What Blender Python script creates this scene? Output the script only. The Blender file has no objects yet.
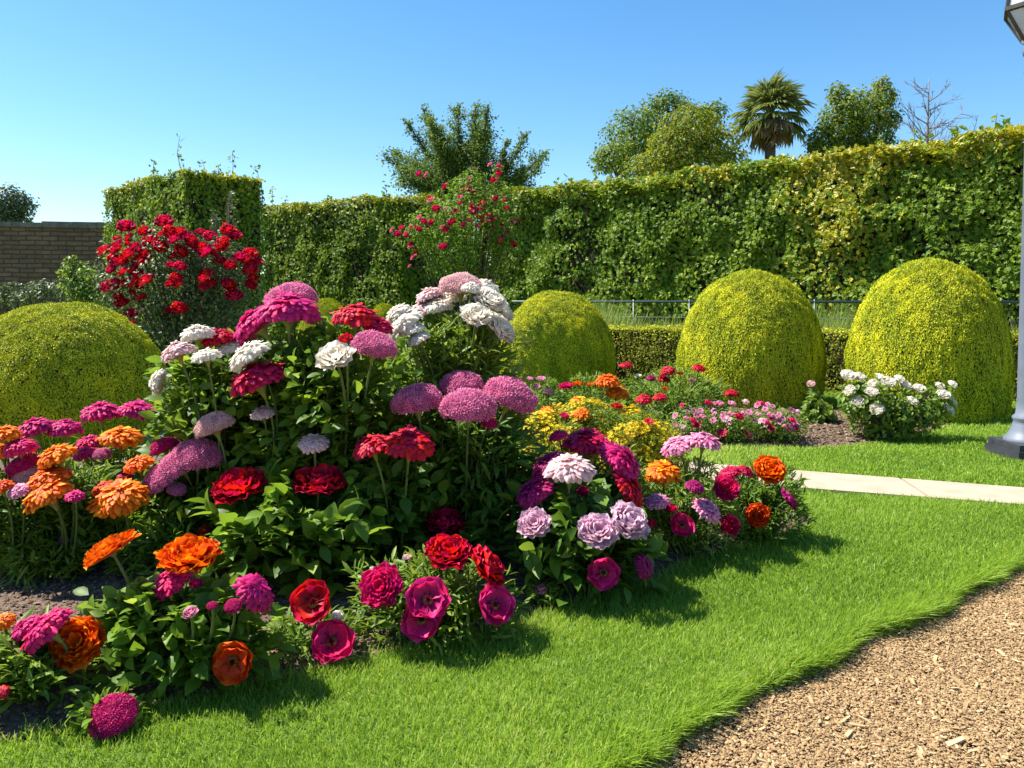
import bpy, math
import numpy as np
from mathutils import Vector, Matrix
R = math.radians
rng = np.random.default_rng(11)
C = bpy.context.scene.collection
scn = bpy.context.scene

# ------------------------------------------------------------------ camera, sky, sun, exposure
EYE = 1.3; FPX = 800.0; PITCH = R(1.8); SHIFT = -0.0575
cam = bpy.data.objects.new('camera', bpy.data.cameras.new('camera')); C.objects.link(cam)
cam.location = (0, 0, EYE); cam.rotation_euler = (R(90) - PITCH, 0, 0)
cam.data.sensor_width = 36; cam.data.lens = 36 * FPX / 1024; cam.data.shift_y = SHIFT
cam.data.clip_start = .05; cam.data.clip_end = 2000
scn.camera = cam
SUN = Vector((-1.0, 0.28, 1.45)).normalized()
w = bpy.data.worlds.new('World'); scn.world = w; w.use_nodes = True
nt = w.node_tree; sky = nt.nodes.new('ShaderNodeTexSky'); sky.sky_type = 'NISHITA'; sky.sun_disc = False
sky.sun_elevation = math.asin(SUN.z); sky.sun_rotation = math.atan2(SUN.x, SUN.y)
sky.air_density = 1.0; sky.dust_density = .3; sky.ozone_density = 3.0
hsv = nt.nodes.new('ShaderNodeHueSaturation'); hsv.inputs['Saturation'].default_value = 1.26; hsv.inputs['Hue'].default_value = .496
nt.links.new(sky.outputs[0], hsv.inputs['Color']); nt.links.new(hsv.outputs[0], nt.nodes['Background'].inputs[0]); nt.nodes['Background'].inputs[1].default_value = .088
sl = bpy.data.lights.new('sun', 'SUN'); sl.energy = 5.0; sl.angle = R(.55); sl.color = (1, .95, .86)
so = bpy.data.objects.new('sun', sl); C.objects.link(so); so.rotation_euler = (-SUN).to_track_quat('-Z', 'Y').to_euler()
so.location = (-20, 0, 25)
scn.view_settings.view_transform = 'Standard'; scn.view_settings.look = 'None'
scn.view_settings.exposure = 1.25; scn.view_settings.gamma = 1; scn.view_settings.use_curve_mapping = False

# ------------------------------------------------------------------ helpers
def P(px, py, y):
    """the point at depth y (metres ahead) seen at a pixel"""
    cx = (px - 512) / FPX; cy = (384 - py) / FPX + SHIFT * 1024 / FPX
    dy = math.cos(PITCH) + cy * math.sin(PITCH); dz = -math.sin(PITCH) + cy * math.cos(PITCH)
    return np.array([cx / dy * y, y, EYE + dz / dy * y])
def G(px, py, z=0.0):
    cy = (384 - py) / FPX + SHIFT * 1024 / FPX
    dy = math.cos(PITCH) + cy * math.sin(PITCH); dz = -math.sin(PITCH) + cy * math.cos(PITCH)
    y = (z - EYE) / (dz / dy); return P(px, py, y)

def nrm(v): return v / np.maximum(np.linalg.norm(v, axis=-1, keepdims=True), 1e-9)
def rot_frames(d, n):
    """columns x (across), y (along d), z (towards n)"""
    y = nrm(d); z = n - (n * y).sum(-1, keepdims=True) * y; z = nrm(z); x = np.cross(y, z)
    return np.stack([x, y, z], axis=-1)

_perm = np.random.default_rng(5).random(4096)
def vnoise(p, f=1.0, seed=0):
    p = np.asarray(p) * f; i = np.floor(p).astype(np.int64); u = p - i; u = u * u * (3 - 2 * u)
    def h(a, b, c): return _perm[(a * 374761 + b * 668265 + c * 217645 + seed * 977) % 4096]
    r = 0
    for a in (0, 1):
        for b in (0, 1):
            for c in (0, 1):
                wt = (u[..., 0] if a else 1 - u[..., 0]) * (u[..., 1] if b else 1 - u[..., 1]) * (u[..., 2] if c else 1 - u[..., 2])
                r = r + wt * h(i[..., 0] + a, i[..., 1] + b, i[..., 2] + c)
    return r

class MB:
    """gathers vertices and faces and links them as ONE mesh object"""
    def __init__(s): s.v = []; s.f = []; s.n = 0; s.t = []
    def add(s, V, F, mi=0, rnd=0.5, t=None):
        V = np.asarray(V, float).reshape(-1, 3)
        if not isinstance(F, (list, tuple)) or not isinstance(F[0], np.ndarray): F = [np.asarray(F)]
        for k, f in enumerate(F):
            r = rnd[k] if isinstance(rnd, list) else rnd
            s.f.append((f + s.n, np.broadcast_to(np.asarray(mi), (len(f),)), np.broadcast_to(np.asarray(r, float), (len(f),))))
        s.v.append(V); s.t.append(np.zeros(len(V)) if t is None else np.asarray(t, float)); s.n += len(V)
    def scatter(s, tpl, pos, fr, scl, mi=0, rnd=None, keep=None):
        if keep is not None:
            pos, fr, scl = pos[keep], fr[keep], np.asarray(scl)[keep]; rnd = rnd[keep] if rnd is not None else None
        V, F = tpl[0], tpl[1]; n = len(pos)
        if n == 0: return
        scl = np.asarray(scl, float)
        L = V[None] * (scl[:, None, None] if scl.ndim == 1 else scl[:, None, :])
        W = np.einsum('nij,nvj->nvi', fr, L) + pos[:, None, :]
        off = (np.arange(n) * len(V))
        rnd = rng.random(n) if rnd is None else rnd
        mi = np.broadcast_to(np.asarray(mi), (n,))
        t = np.tile(tpl[2] if len(tpl) > 2 else np.zeros(len(V)), n)
        fs, ms, rs = [], [], []
        base = s.n
        for f in F:
            s.f.append(((f[None] + off[:, None, None]).reshape(-1, f.shape[1]) + base, np.repeat(mi, len(f)), np.repeat(rnd, len(f))))
        s.v.append(W.reshape(-1, 3)); s.t.append(t); s.n += n * len(V)
    def tube(s, pts, rad, k=6, mi=0, cap=True, rnd=.5):
        pts = np.asarray(pts, float); n = len(pts); rad = np.broadcast_to(np.asarray(rad, float), (n,))
        d = np.gradient(pts, axis=0); d = nrm(d)
        ref = np.array([1., 0, 0]) if abs(d[0][0]) < .8 else np.array([0, 1., 0])
        a = np.arange(k) / k * 2 * math.pi; V = []
        for i in range(n):
            x = nrm(np.cross(d[i], ref)); y = np.cross(d[i], x)
            V.append(pts[i] + rad[i] * (np.cos(a)[:, None] * x + np.sin(a)[:, None] * y))
        F = [[i * k + j, i * k + (j + 1) % k, (i + 1) * k + (j + 1) % k, (i + 1) * k + j] for i in range(n - 1) for j in range(k)]
        s.add(np.concatenate(V), np.array(F), mi, rnd, np.repeat(np.linspace(0, 1, n), k))
        if cap and k > 2: s.f.append((np.array([[(n - 1) * k + j for j in range(k)]]) + s.n - n * k, np.array([mi]), np.array([rnd])))
    def box(s, lo, hi, mi=0, rnd=.5):
        (a, b, c), (d, e, f) = lo, hi
        s.add([(a, b, c), (d, b, c), (d, e, c), (a, e, c), (a, b, f), (d, b, f), (d, e, f), (a, e, f)],
              np.array([(0, 3, 2, 1), (4, 5, 6, 7), (0, 1, 5, 4), (1, 2, 6, 5), (2, 3, 7, 6), (3, 0, 4, 7)]), mi, rnd)
    def lathe(s, prof, k=24, mi=0, c=(0, 0), twist=0.0, rnd=.5):
        a = np.arange(k) / k * 2 * math.pi + twist; V = []
        for r, z in prof: V.append(np.stack([c[0] + r * np.cos(a), c[1] + r * np.sin(a), np.full(k, z)], 1))
        n = len(prof)
        F = [[i * k + j, i * k + (j + 1) % k, (i + 1) * k + (j + 1) % k, (i + 1) * k + j] for i in range(n - 1) for j in range(k)]
        s.add(np.concatenate(V), np.array(F), mi, rnd)
    def mesh(s, name, mats, smooth=False):
        me = bpy.data.meshes.new(name); V = np.concatenate(s.v)
        me.vertices.add(len(V)); me.vertices.foreach_set('co', V.astype(np.float32).ravel())
        lens = np.concatenate([np.full(len(f), f.shape[1]) for f, _, _ in s.f]); loops = np.concatenate([f.ravel() for f, _, _ in s.f])
        me.loops.add(len(loops)); me.loops.foreach_set('vertex_index', loops.astype(np.int32))
        me.polygons.add(len(lens)); me.polygons.foreach_set('loop_start', np.concatenate([[0], np.cumsum(lens)[:-1]]).astype(np.int32))
        for m in (mats if isinstance(mats, (list, tuple)) else [mats]): me.materials.append(m)
        me.polygons.foreach_set('material_index', np.concatenate([m for _, m, _ in s.f]).astype(np.int32))
        if smooth: me.polygons.foreach_set('use_smooth', np.ones(len(lens), bool))
        else: me.polygons.foreach_set('use_smooth', np.zeros(len(lens), bool))
        at = me.attributes.new('rnd', 'FLOAT', 'FACE'); at.data.foreach_set('value', np.concatenate([r for _, _, r in s.f]).astype(np.float32))
        at = me.attributes.new('along', 'FLOAT', 'POINT'); at.data.foreach_set('value', np.concatenate(s.t).astype(np.float32))
        me.update(calc_edges=True); me.validate(); return me
    def build(s, name, mats, parent=None, smooth=False, loc=None):
        if loc is not None: s.v = [v - np.asarray(loc) for v in s.v]
        return link(name, s.mesh(name, mats, smooth), parent, loc)
def link(name, me, parent=None, loc=None):
    o = bpy.data.objects.new(name, me); C.objects.link(o)
    if loc is not None: o.location = loc
    if parent: o.parent = parent
    return o
def tag(o, label=None, cat=None, group=None, kind=None):
    for k, v in (('label', label), ('category', cat), ('group', group), ('kind', kind)):
        if v: o[k] = v
    return o
def empty(name, loc, label, cat, group=None):
    o = bpy.data.objects.new(name, None); C.objects.link(o); o.location = [float(c) for c in loc]; o.empty_display_size = .1
    return tag(o, label, cat, group)
def part(mb, name, mats, root, smooth=False):
    """a part modelled in world coordinates, hung on its thing"""
    return mb.build(name, mats, root, smooth) if root is None else _part(mb, name, mats, root, smooth)
def _part(mb, name, mats, root, smooth):
    base = np.zeros(3); r = root
    while r: base = base + np.array(r.location); r = r.parent
    mb.v = [v - base for v in mb.v]; return link(name, mb.mesh(name, mats, smooth), root)

# ------------------------------------------------------------------ materials
def newmat(name):
    m = bpy.data.materials.new(name); m.use_nodes = True; nt = m.node_tree; nt.nodes.clear()
    return m, nt, nt.nodes.new('ShaderNodeOutputMaterial')
def N(nt, t, **kw):
    n = nt.nodes.new(t)
    for k, v in kw.items(): setattr(n, k, v)
    return n
def ramp(nt, stops, interp='LINEAR'):
    r = nt.nodes.new('ShaderNodeValToRGB'); cr = r.color_ramp; cr.interpolation = interp
    while len(cr.elements) < len(stops): cr.elements.new(.5)
    for e, (p, c) in zip(cr.elements, stops): e.position = p; e.color = (*c, 1)
    return r
def leafmat(name, stops, rough=.45, trans=.3, spec=.5, tcol=None):
    m, nt, out = newmat(name)
    a = N(nt, 'ShaderNodeAttribute', attribute_name='rnd'); r = ramp(nt, stops); nt.links.new(a.outputs['Fac'], r.inputs[0])
    p = N(nt, 'ShaderNodeBsdfPrincipled'); nt.links.new(r.outputs[0], p.inputs['Base Color'])
    p.inputs['Roughness'].default_value = rough; p.inputs['Specular IOR Level'].default_value = spec
    t = N(nt, 'ShaderNodeBsdfTranslucent'); mx = N(nt, 'ShaderNodeMixShader'); mx.inputs[0].default_value = trans
    hs = N(nt, 'ShaderNodeHueSaturation'); hs.inputs['Hue'].default_value = .485; hs.inputs['Value'].default_value = 1.5
    nt.links.new(r.outputs[0], hs.inputs['Color']); nt.links.new(hs.outputs[0], t.inputs[0])
    nt.links.new(p.outputs[0], mx.inputs[1]); nt.links.new(t.outputs[0], mx.inputs[2]); nt.links.new(mx.outputs[0], out.inputs[0])
    return m
def petalmat(name, c0, c1, trans=.3, rough=.55, var=.25):
    """c0 at the petal's foot, c1 at its tip"""
    m, nt, out = newmat(name)
    al = N(nt, 'ShaderNodeAttribute', attribute_name='along'); r = ramp(nt, [(.3, tuple(x * .8 for x in c0)), (.62, c0), (1, c1)]); nt.links.new(al.outputs['Fac'], r.inputs[0])
    a = N(nt, 'ShaderNodeAttribute', attribute_name='rnd'); mr = N(nt, 'ShaderNodeMapRange'); mr.inputs[3].default_value = 1 - var; mr.inputs[4].default_value = 1 + var
    nt.links.new(a.outputs['Fac'], mr.inputs[0])
    hs = N(nt, 'ShaderNodeHueSaturation'); nt.links.new(r.outputs[0], hs.inputs['Color'])
    tc = N(nt, 'ShaderNodeTexCoord'); no = N(nt, 'ShaderNodeTexNoise'); no.inputs['Scale'].default_value = 7; no.inputs['Detail'].default_value = 5; nt.links.new(tc.outputs['Object'], no.inputs['Vector'])
    m2 = N(nt, 'ShaderNodeMapRange'); m2.inputs[1].default_value = .3; m2.inputs[2].default_value = .7; m2.inputs[3].default_value = 1 - var * 1.1; m2.inputs[4].default_value = 1 + var * .8; nt.links.new(no.outputs['Fac'], m2.inputs[0])
    mu = N(nt, 'ShaderNodeMath', operation='MULTIPLY'); nt.links.new(mr.outputs[0], mu.inputs[0]); nt.links.new(m2.outputs[0], mu.inputs[1]); nt.links.new(mu.outputs[0], hs.inputs['Value'])
    m3 = N(nt, 'ShaderNodeMapRange'); m3.inputs[3].default_value = .488; m3.inputs[4].default_value = .512; nt.links.new(a.outputs['Fac'], m3.inputs[0]); nt.links.new(m3.outputs[0], hs.inputs['Hue'])
    p = N(nt, 'ShaderNodeBsdfPrincipled'); nt.links.new(hs.outputs[0], p.inputs['Base Color']); p.inputs['Roughness'].default_value = rough
    p.inputs['Specular IOR Level'].default_value = .25
    t = N(nt, 'ShaderNodeBsdfTranslucent'); nt.links.new(hs.outputs[0], t.inputs[0])
    mx = N(nt, 'ShaderNodeMixShader'); mx.inputs[0].default_value = trans
    nt.links.new(p.outputs[0], mx.inputs[1]); nt.links.new(t.outputs[0], mx.inputs[2]); nt.links.new(mx.outputs[0], out.inputs[0])
    return m
def surf(name, c1, c2, scale, rough=.8, bump=.3, metal=0, detail=6, spec=.3, dist=.02):
    m, nt, out = newmat(name)
    tc = N(nt, 'ShaderNodeTexCoord'); no = N(nt, 'ShaderNodeTexNoise'); no.inputs['Scale'].default_value = scale; no.inputs['Detail'].default_value = detail
    nt.links.new(tc.outputs['Object'], no.inputs['Vector']); r = ramp(nt, [(.3, c1), (.7, c2)]); nt.links.new(no.outputs['Fac'], r.inputs[0])
    p = N(nt, 'ShaderNodeBsdfPrincipled'); nt.links.new(r.outputs[0], p.inputs['Base Color']); p.inputs['Roughness'].default_value = rough
    p.inputs['Metallic'].default_value = metal; p.inputs['Specular IOR Level'].default_value = spec
    b = N(nt, 'ShaderNodeBump'); b.inputs['Strength'].default_value = bump; b.inputs['Distance'].default_value = dist
    nt.links.new(no.outputs['Fac'], b.inputs['Height']); nt.links.new(b.outputs[0], p.inputs['Normal']); nt.links.new(p.outputs[0], out.inputs[0])
    return m
def rndmat(name, stops, rough=.85, spec=.3):
    m, nt, out = newmat(name)
    a = N(nt, 'ShaderNodeAttribute', attribute_name='rnd'); r = ramp(nt, stops); nt.links.new(a.outputs['Fac'], r.inputs[0])
    p = N(nt, 'ShaderNodeBsdfPrincipled'); nt.links.new(r.outputs[0], p.inputs['Base Color']); p.inputs['Roughness'].default_value = rough
    p.inputs['Specular IOR Level'].default_value = spec; nt.links.new(p.outputs[0], out.inputs[0]); return m

LEAF = leafmat('leaf_green', [(0, (.055, .125, .010)), (.5, (.115, .215, .015)), (.85, (.18, .29, .022)), (1, (.27, .36, .04))], .5, .42, .32)
LEAF_DEEP = leafmat('leaf_deep_green', [(0, (.045, .11, .010)), (.6, (.09, .185, .015)), (1, (.16, .25, .025))], .5, .38, .32)
LEAF_FRESH = leafmat('leaf_fresh_green', [(0, (.065, .135, .012)), (.5, (.135, .225, .02)), (1, (.24, .32, .04))], .5, .38, .32)
LEAF_GREY = leafmat('leaf_grey_green', [(0, (.045, .08, .022)), (.6, (.085, .13, .035)), (1, (.17, .20, .07))], .5, .3)
LEAF_HEDGE = leafmat('leaf_hedge', [(0, (.065, .135, .007)), (.5, (.145, .235, .012)), (1, (.27, .34, .025))], .5, .34, .25)
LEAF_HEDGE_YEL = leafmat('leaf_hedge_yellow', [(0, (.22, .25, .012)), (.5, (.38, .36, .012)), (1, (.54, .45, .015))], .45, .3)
LEAF_BOX = leafmat('leaf_golden_yew', [(0, (.14, .21, .006)), (.45, (.40, .45, .008)), (1, (.74, .68, .012))], .55, .07, .25)
LEAF_LOW = leafmat('leaf_low_hedge', [(0, (.24, .18, .035)), (.3, (.23, .26, .025)), (1, (.38, .38, .04))], .6, .25, .2)
LEAF_TREE = leafmat('leaf_tree', [(0, (.055, .11, .02)), (.6, (.11, .19, .024)), (1, (.20, .27, .035))], .55, .32, .25)
LEAF_TREE_YEL = leafmat('leaf_tree_yellow', [(0, (.11, .16, .012)), (.6, (.22, .26, .015)), (1, (.36, .32, .02))], .55, .34, .25)
LEAF_TREE_BLUE = leafmat('leaf_tree_bluish', [(0, (.06, .09, .035)), (.6, (.09, .13, .05)), (1, (.15, .18, .06))], .5, .2)
GRASS = leafmat('grass_blade', [(0, (.12, .22, .016)), (.5, (.225, .37, .03)), (.88, (.33, .46, .06)), (1, (.48, .47, .16))], .5, .42, .3)
WEED = leafmat('tall_grass_blade', [(0, (.12, .20, .03)), (.6, (.22, .31, .05)), (1, (.34, .38, .10))], .6, .4)
PALM_GREEN = leafmat('palm_leaf', [(0, (.11, .16, .04)), (1, (.26, .30, .075))], .45, .3)
PALM_DRY = leafmat('palm_leaf_dry', [(0, (.17, .12, .055)), (1, (.36, .27, .13))], .7, .2)
STEM = rndmat('stem_green', [(0, (.05, .10, .02)), (1, (.13, .17, .04))], .5)
CALYX = rndmat('calyx_pale_green', [(0, (.13, .19, .035)), (1, (.24, .25, .06))], .55)
BARK = surf('bark', (.05, .035, .022), (.14, .10, .07), 14, .9, .6)
BARK_GREY = surf('bark_grey', (.13, .12, .125), (.26, .24, .24), 12, .9, .5)
YELF = petalmat('yellow_blossom', (.74, .52, .01), (.86, .74, .02), var=.15)
PET = {
 'red': petalmat('petal_red', (.46, .004, .02), (.82, .010, .055)),
 'crm': petalmat('petal_crimson', (.44, .003, .05), (.76, .010, .11)),
 'mag': petalmat('petal_magenta', (.52, .006, .13), (.80, .03, .25)),
 'dmg': petalmat('petal_dark_magenta', (.28, .006, .09), (.46, .014, .17)),
 'hot': petalmat('petal_hot_pink', (.62, .006, .11), (.82, .02, .20)),
 'pnk': petalmat('petal_pink', (.70, .14, .33), (.92, .52, .66), trans=.38, var=.25),
 'pal': petalmat('petal_pale_pink', (.78, .46, .46), (.88, .70, .68), trans=.38, var=.12),
 'wht': petalmat('petal_white', (.84, .76, .62), (.90, .87, .80), trans=.42, var=.05),
 'orn': petalmat('petal_orange', (.80, .08, .003), (.94, .22, .004)),
 'yor': petalmat('petal_yellow_orange', (.86, .12, .003), (.96, .33, .005)),
 'ror': petalmat('petal_red_orange', (.62, .03, .004), (.80, .10, .006)),
 'lil': petalmat('petal_lilac_pink', (.72, .40, .54), (.84, .62, .72), trans=.38, var=.12),
}
CNAME = dict(red='red', crm='crimson', mag='magenta', dmg='dark magenta', hot='hot pink', pnk='pink', pal='pale pink', wht='white',
             orn='orange', yor='yellow orange', ror='red orange', lil='lilac pink')

# ------------------------------------------------------------------ leaf shapes (x across, y along, z up)
LB = (np.array([(0, 0, 0), (.24, .28, .07), (0, .28, 0), (-.24, .28, .07), (.27, .55, .05), (0, .55, -.02), (-.27, .55, .05),
                (.15, .82, -.03), (0, .82, -.08), (-.15, .82, -.03), (0, 1.02, -.17)]),
      [np.array([(0, 1, 2), (0, 2, 3), (7, 10, 8), (8, 10, 9)]), np.array([(1, 4, 5, 2), (2, 5, 6, 3), (4, 7, 8, 5), (5, 8, 9, 6)])])
LN = (np.array([(0, 0, 0), (.095, .35, .03), (0, .35, 0), (-.095, .35, .03), (.08, .72, -.01), (0, .72, -.04), (-.08, .72, -.01), (0, 1, -.13)]),
      [np.array([(0, 1, 2), (0, 2, 3), (4, 7, 5), (5, 7, 6)]), np.array([(1, 4, 5, 2), (2, 5, 6, 3)])])
LS = (np.array([(0, 0, 0), (.3, .45, .08), (0, 1, -.06), (-.3, .45, .08), (0, .5, 0)]), [np.array([(0, 1, 4), (1, 2, 4), (0, 4, 3), (4, 2, 3)])])
LT = (np.array([(0, 0, 0), (.26, .5, .1), (0, 1, 0), (-.26, .5, .1)]), [np.array([(0, 1, 2), (0, 2, 3)])])
LIVY = (np.array([(0, 0, 0), (.42, .08, .03), (.26, .34, .06), (.46, .56, 0), (.2, .62, .05), (0, 1, -.1), (-.2, .62, .05), (-.46, .56, 0), (-.26, .34, .06), (-.42, .08, .03), (0, .4, -.02)]),
        [np.array([(0, 1, 2), (0, 2, 10), (10, 2, 4), (2, 3, 4), (10, 4, 5), (10, 5, 6), (6, 7, 8), (10, 6, 8), (10, 8, 0), (0, 8, 9)])])
BLADE = (np.array([(-.5, 0, 0), (.5, 0, 0), (.36, .55, .10), (-.36, .55, .10), (0, 1, .38)]), [np.array([(0, 1, 2, 3)]), np.array([(3, 2, 4)])], np.array([0, 0, .5, .5, 1]))

# ------------------------------------------------------------------ blooms (unit radius, axis +z)
def petal_ring(m, n, tip, ctl, base, halfw, rs, wave=.05, cup=.12, jit=.08, st=(0, .3, .6, .85, 1), wp=(.25, .75, 1, .85, .35), ph0=0):
    st = np.array(st); wp = np.array(wp)
    for k in range(n):
        ph = ph0 + (k + rs.uniform(-.2, .2)) * 2 * math.pi / n
        tr = tip[0] * (1 + rs.normal(0, jit)); tz = tip[1] + rs.normal(0, jit * .8)
        b = np.array(base); c = np.array(ctl) * (1 + rs.normal(0, .05, 2)); e = np.array([tr, tz])
        q = ((1 - st) ** 2)[:, None] * b + (2 * st * (1 - st))[:, None] * c + (st ** 2)[:, None] * e
        d = np.gradient(q, axis=0); d = nrm(d); nn = np.stack([-d[:, 1], d[:, 0]], 1)
        er = np.array([math.cos(ph), math.sin(ph), 0]); et = np.array([-math.sin(ph), math.cos(ph), 0]); ez = np.array([0, 0, 1.])
        V = []; tw = rs.normal(0, .25)
        cols = (-1, -.5, 0, .5, 1)
        for i in range(len(st)):
            for s_ in cols:
                cz = cup * s_ * s_ + wave * rs.normal() * st[i] + tw * s_ * halfw * .35
                ed = 1 - .10 * s_ * s_ * st[i]
                p2 = q[i] * np.array([ed, 1]) + nn[i] * cz * min(1, halfw * 2)
                V.append(er * p2[0] + ez * p2[1] + et * (s_ * halfw * wp[i]))
        w_ = len(cols)
        F = [[i * w_ + j, i * w_ + j + 1, (i + 1) * w_ + j + 1, (i + 1) * w_ + j] for i in range(len(st) - 1) for j in range(w_ - 1)]
        m.add(V, np.array(F), 0, rs.random(), np.repeat(st, w_))
def bloom_zinnia(rs, low=False):
    """full double head: petals lie on the dome like scales and turn up at the crown"""
    m = MB(); rings = 10; H = .64
    el = lambda ph, k=1.0: (k * math.cos(ph), H * k * math.sin(ph))
    for i in range(rings):
        u = i / (rings - 1); ph = R(-16 + 92 * u); c = max(math.cos(ph), .05); n = max(5, int(7 + 17 * c)); up = min(ph + R(40), R(120))
        lift = 1.10 + .05 * rs.normal()
        petal_ring(m, n, el(ph, lift), el(min(ph + R(20), R(100)), 1.08), el(up, .80), max(.13, 2 * math.pi * c / n * .56), rs, wave=.05, cup=-.03, jit=.075, ph0=rs.uniform(0, 6), st=(0, .3, .6, .85, 1), wp=(.5, .85, 1, .9, .5))
    m.lathe([(.12, -.22), (.55, -.20), (.88, -.10), (.9, .1), (.75, .30), (.4, .46), (.02, .5)], 16, 0, rnd=.3); m.t[-1][:] = .2
    return m
def bloom_dahlia(rs):
    """deeper, ruffled and more open: the centre is seen when it faces one"""
    m = MB(); rings = 6
    for i in range(rings):
        u = i / (rings - 1); ph = R(-2 + 72 * u); c = math.cos(ph) * (1 - .25 * u)
        n = max(4, int(6 + 6 * c))
        petal_ring(m, n, (c + .02, .55 * math.sin(ph) * (1 - .25 * u) + .06), (.7 * c + .08, .18 * math.sin(ph) - .05), (.05, -.14 + .06 * u),
                   max(.16, 2 * math.pi * c / n * .66), rs, wave=.045, cup=.10, jit=.07, ph0=rs.uniform(0, 6))
    return m
def bloom_cup(rs):
    """broad open cup of overlapping rounded petals"""
    m = MB(); st = (0, .2, .42, .64, .84, 1); wp = (.12, .5, .85, 1.05, .95, .45)
    petal_ring(m, 6, (1.0, .10), (.60, -.28), (.03, -.22), .62, rs, .03, .13, .05, st, wp, rs.uniform(0, 6))
    petal_ring(m, 5, (.78, .22), (.50, -.16), (.03, -.20), .50, rs, .035, .15, .06, st, wp, rs.uniform(0, 6))
    a = rs.uniform(0, 6.28, 26); r = rs.uniform(.02, .15, 26); d = np.stack([np.cos(a) * r, np.sin(a) * r, np.full(26, .35)], 1)
    m.scatter(LT, np.stack([np.cos(a) * r * .4, np.sin(a) * r * .4, np.full(26, -.12)], 1), rot_frames(d, rs.normal(size=(26, 3))), np.full(26, .3), 0, rs.random(26) * .4)
    return m
STAR = []
def bloom_comb(rs):
    """dome packed with tiny florets, edge folded like a cockscomb"""
    m = MB(); n = 480
    i = np.arange(n) + .5; z = -.28 + 1.28 * (i / n); ph = i * 2.39996
    rr = np.sqrt(np.maximum(0, 1 - z ** 2)); d = np.stack([rr * np.cos(ph), rr * np.sin(ph), z], 1)
    bump = 1 + .16 * (vnoise(d * 2.2 + rs.uniform(0, 50, 3), 1.0) - .5) + .14 * (vnoise(d * 5 + rs.uniform(0, 50, 3), 1.0) - .5)
    pos = d * np.array([.95, .95, .62]) * bump[:, None]; nn = nrm(d / np.array([.95, .95, .62]))
    V = [(0, 0, 0)]; F = []
    for k in range(5):
        a = k * 1.2566
        V += [(math.cos(a - .45) * .6, math.sin(a - .45) * .6, .45), (math.cos(a) * 1.0, math.sin(a) * 1.0, .7), (math.cos(a + .45) * .6, math.sin(a + .45) * .6, .45)]
        F.append((0, 3 * k + 1, 3 * k + 2, 3 * k + 3))
    tpl = (np.array(V), [np.array(F)], np.array([0] + [.6, 1, .6] * 5))
    tang = np.cross(nn, rs.normal(size=nn.shape)); nn = nrm(nn + rs.normal(0, .25, nn.shape))
    m.scatter(tpl, pos, rot_frames(tang, nn), rs.uniform(.085, .135, n), 0, rs.random(n))
    a = np.arange(20) / 20 * 2 * math.pi; pr = [(.30, -.30), (.72, -.26), (.88, -.12), (.9, .06), (.78, .28), (.55, .44), (.3, .54), (.02, .57)]
    m.lathe(pr, 20, 0, rnd=.2); m.t[-1][:] = .3
    return m
def bloom_rose(rs):
    m = MB()
    for i in range(4):
        u = i / 3; ph = R(5 + 68 * u); c = math.cos(ph); n = 5
        petal_ring(m, n, (c, .7 * math.sin(ph) + .05), (.8 * c + .1, -.1 + .3 * u), (.05, -.3), max(.3, .62 * c), rs, .04, .14, .06, (0, .5, .85, 1), (.3, 1, .9, .4), rs.uniform(0, 6))
    return m
def bloom_daisy(rs):
    m = MB(); petal_ring(m, 11, (1, .12), (.5, .22), (.05, -.05), .24, rs, .03, .05, .07, (0, .5, 1), (.4, 1, .5))
    petal_ring(m, 8, (.66, .26), (.4, .25), (.05, 0), .22, rs, .03, .05, .07, (0, .5, 1), (.4, 1, .5)); return m
KIND = dict(z=bloom_zinnia, d=bloom_dahlia, u=bloom_cup, c=bloom_comb, r=bloom_rose, y=bloom_daisy)
_bl = {}
def bloom(kind, col, var):
    key = (kind, col, var)
    if key not in _bl: _bl[key] = KIND[kind](np.random.default_rng(hash((ord(kind), var)) % 9999)).mesh('flower', PET[col], kind in 'zdur')
    return _bl[key]

# ------------------------------------------------------------------ ground
def inpoly(p, poly):
    x, y = p[:, 0], p[:, 1]; r = np.zeros(len(p), bool); n = len(poly)
    for i in range(n):
        (x1, y1), (x2, y2) = poly[i], poly[i - 1]
        if y1 == y2: continue
        r ^= ((y1 > y) != (y2 > y)) & (x < (x2 - x1) * (y - y1) / (y2 - y1) + x1)
    return r
def pdist(p, poly, closed=True):
    d = np.full(len(p), 1e9); n = len(poly)
    for i in range(0 if closed else 1, n):
        a = np.array(poly[i - 1]); b = np.array(poly[i]); ab = b - a; t = np.clip(((p - a) @ ab) / (ab @ ab), 0, 1)
        d = np.minimum(d, np.linalg.norm(p - a - t[:, None] * ab, axis=1))
    return d
def smooth_closed(pts, k=2):
    p = np.array(pts)
    for _ in range(k): q = np.roll(p, -1, 0); p = np.stack([.75 * p + .25 * q, .25 * p + .75 * q], 1).reshape(-1, 2)
    return p
gxy = lambda l: [tuple(G(*q)[:2]) for q in l]
BED = smooth_closed(gxy([(-420, 770), (-200, 752), (-60, 748), (0, 744), (60, 737), (130, 722), (180, 704), (250, 688), (330, 668), (380, 656), (450, 643), (530, 624), (570, 607),
      (640, 588), (690, 566), (735, 550), (790, 536), (822, 522), (790, 506), (690, 497), (640, 490), (600, 486), (480, 472), (300, 458), (100, 455), (-100, 455), (-500, 470), (-600, 600)]))
REAR = smooth_closed(gxy([(500, 432), (600, 440), (700, 444), (790, 449), (850, 448), (890, 441), (930, 432), (962, 421), (930, 414), (880, 410), (830, 411), (760, 404), (640, 408), (520, 408)]))
pn0, pn1 = G(800, 490)[:2], G(1024, 507)[:2]; pf0, pf1 = G(700, 465)[:2], G(1024, 490)[:2]
def ext(a, b, t): return tuple(a + (b - a) * t)
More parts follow.
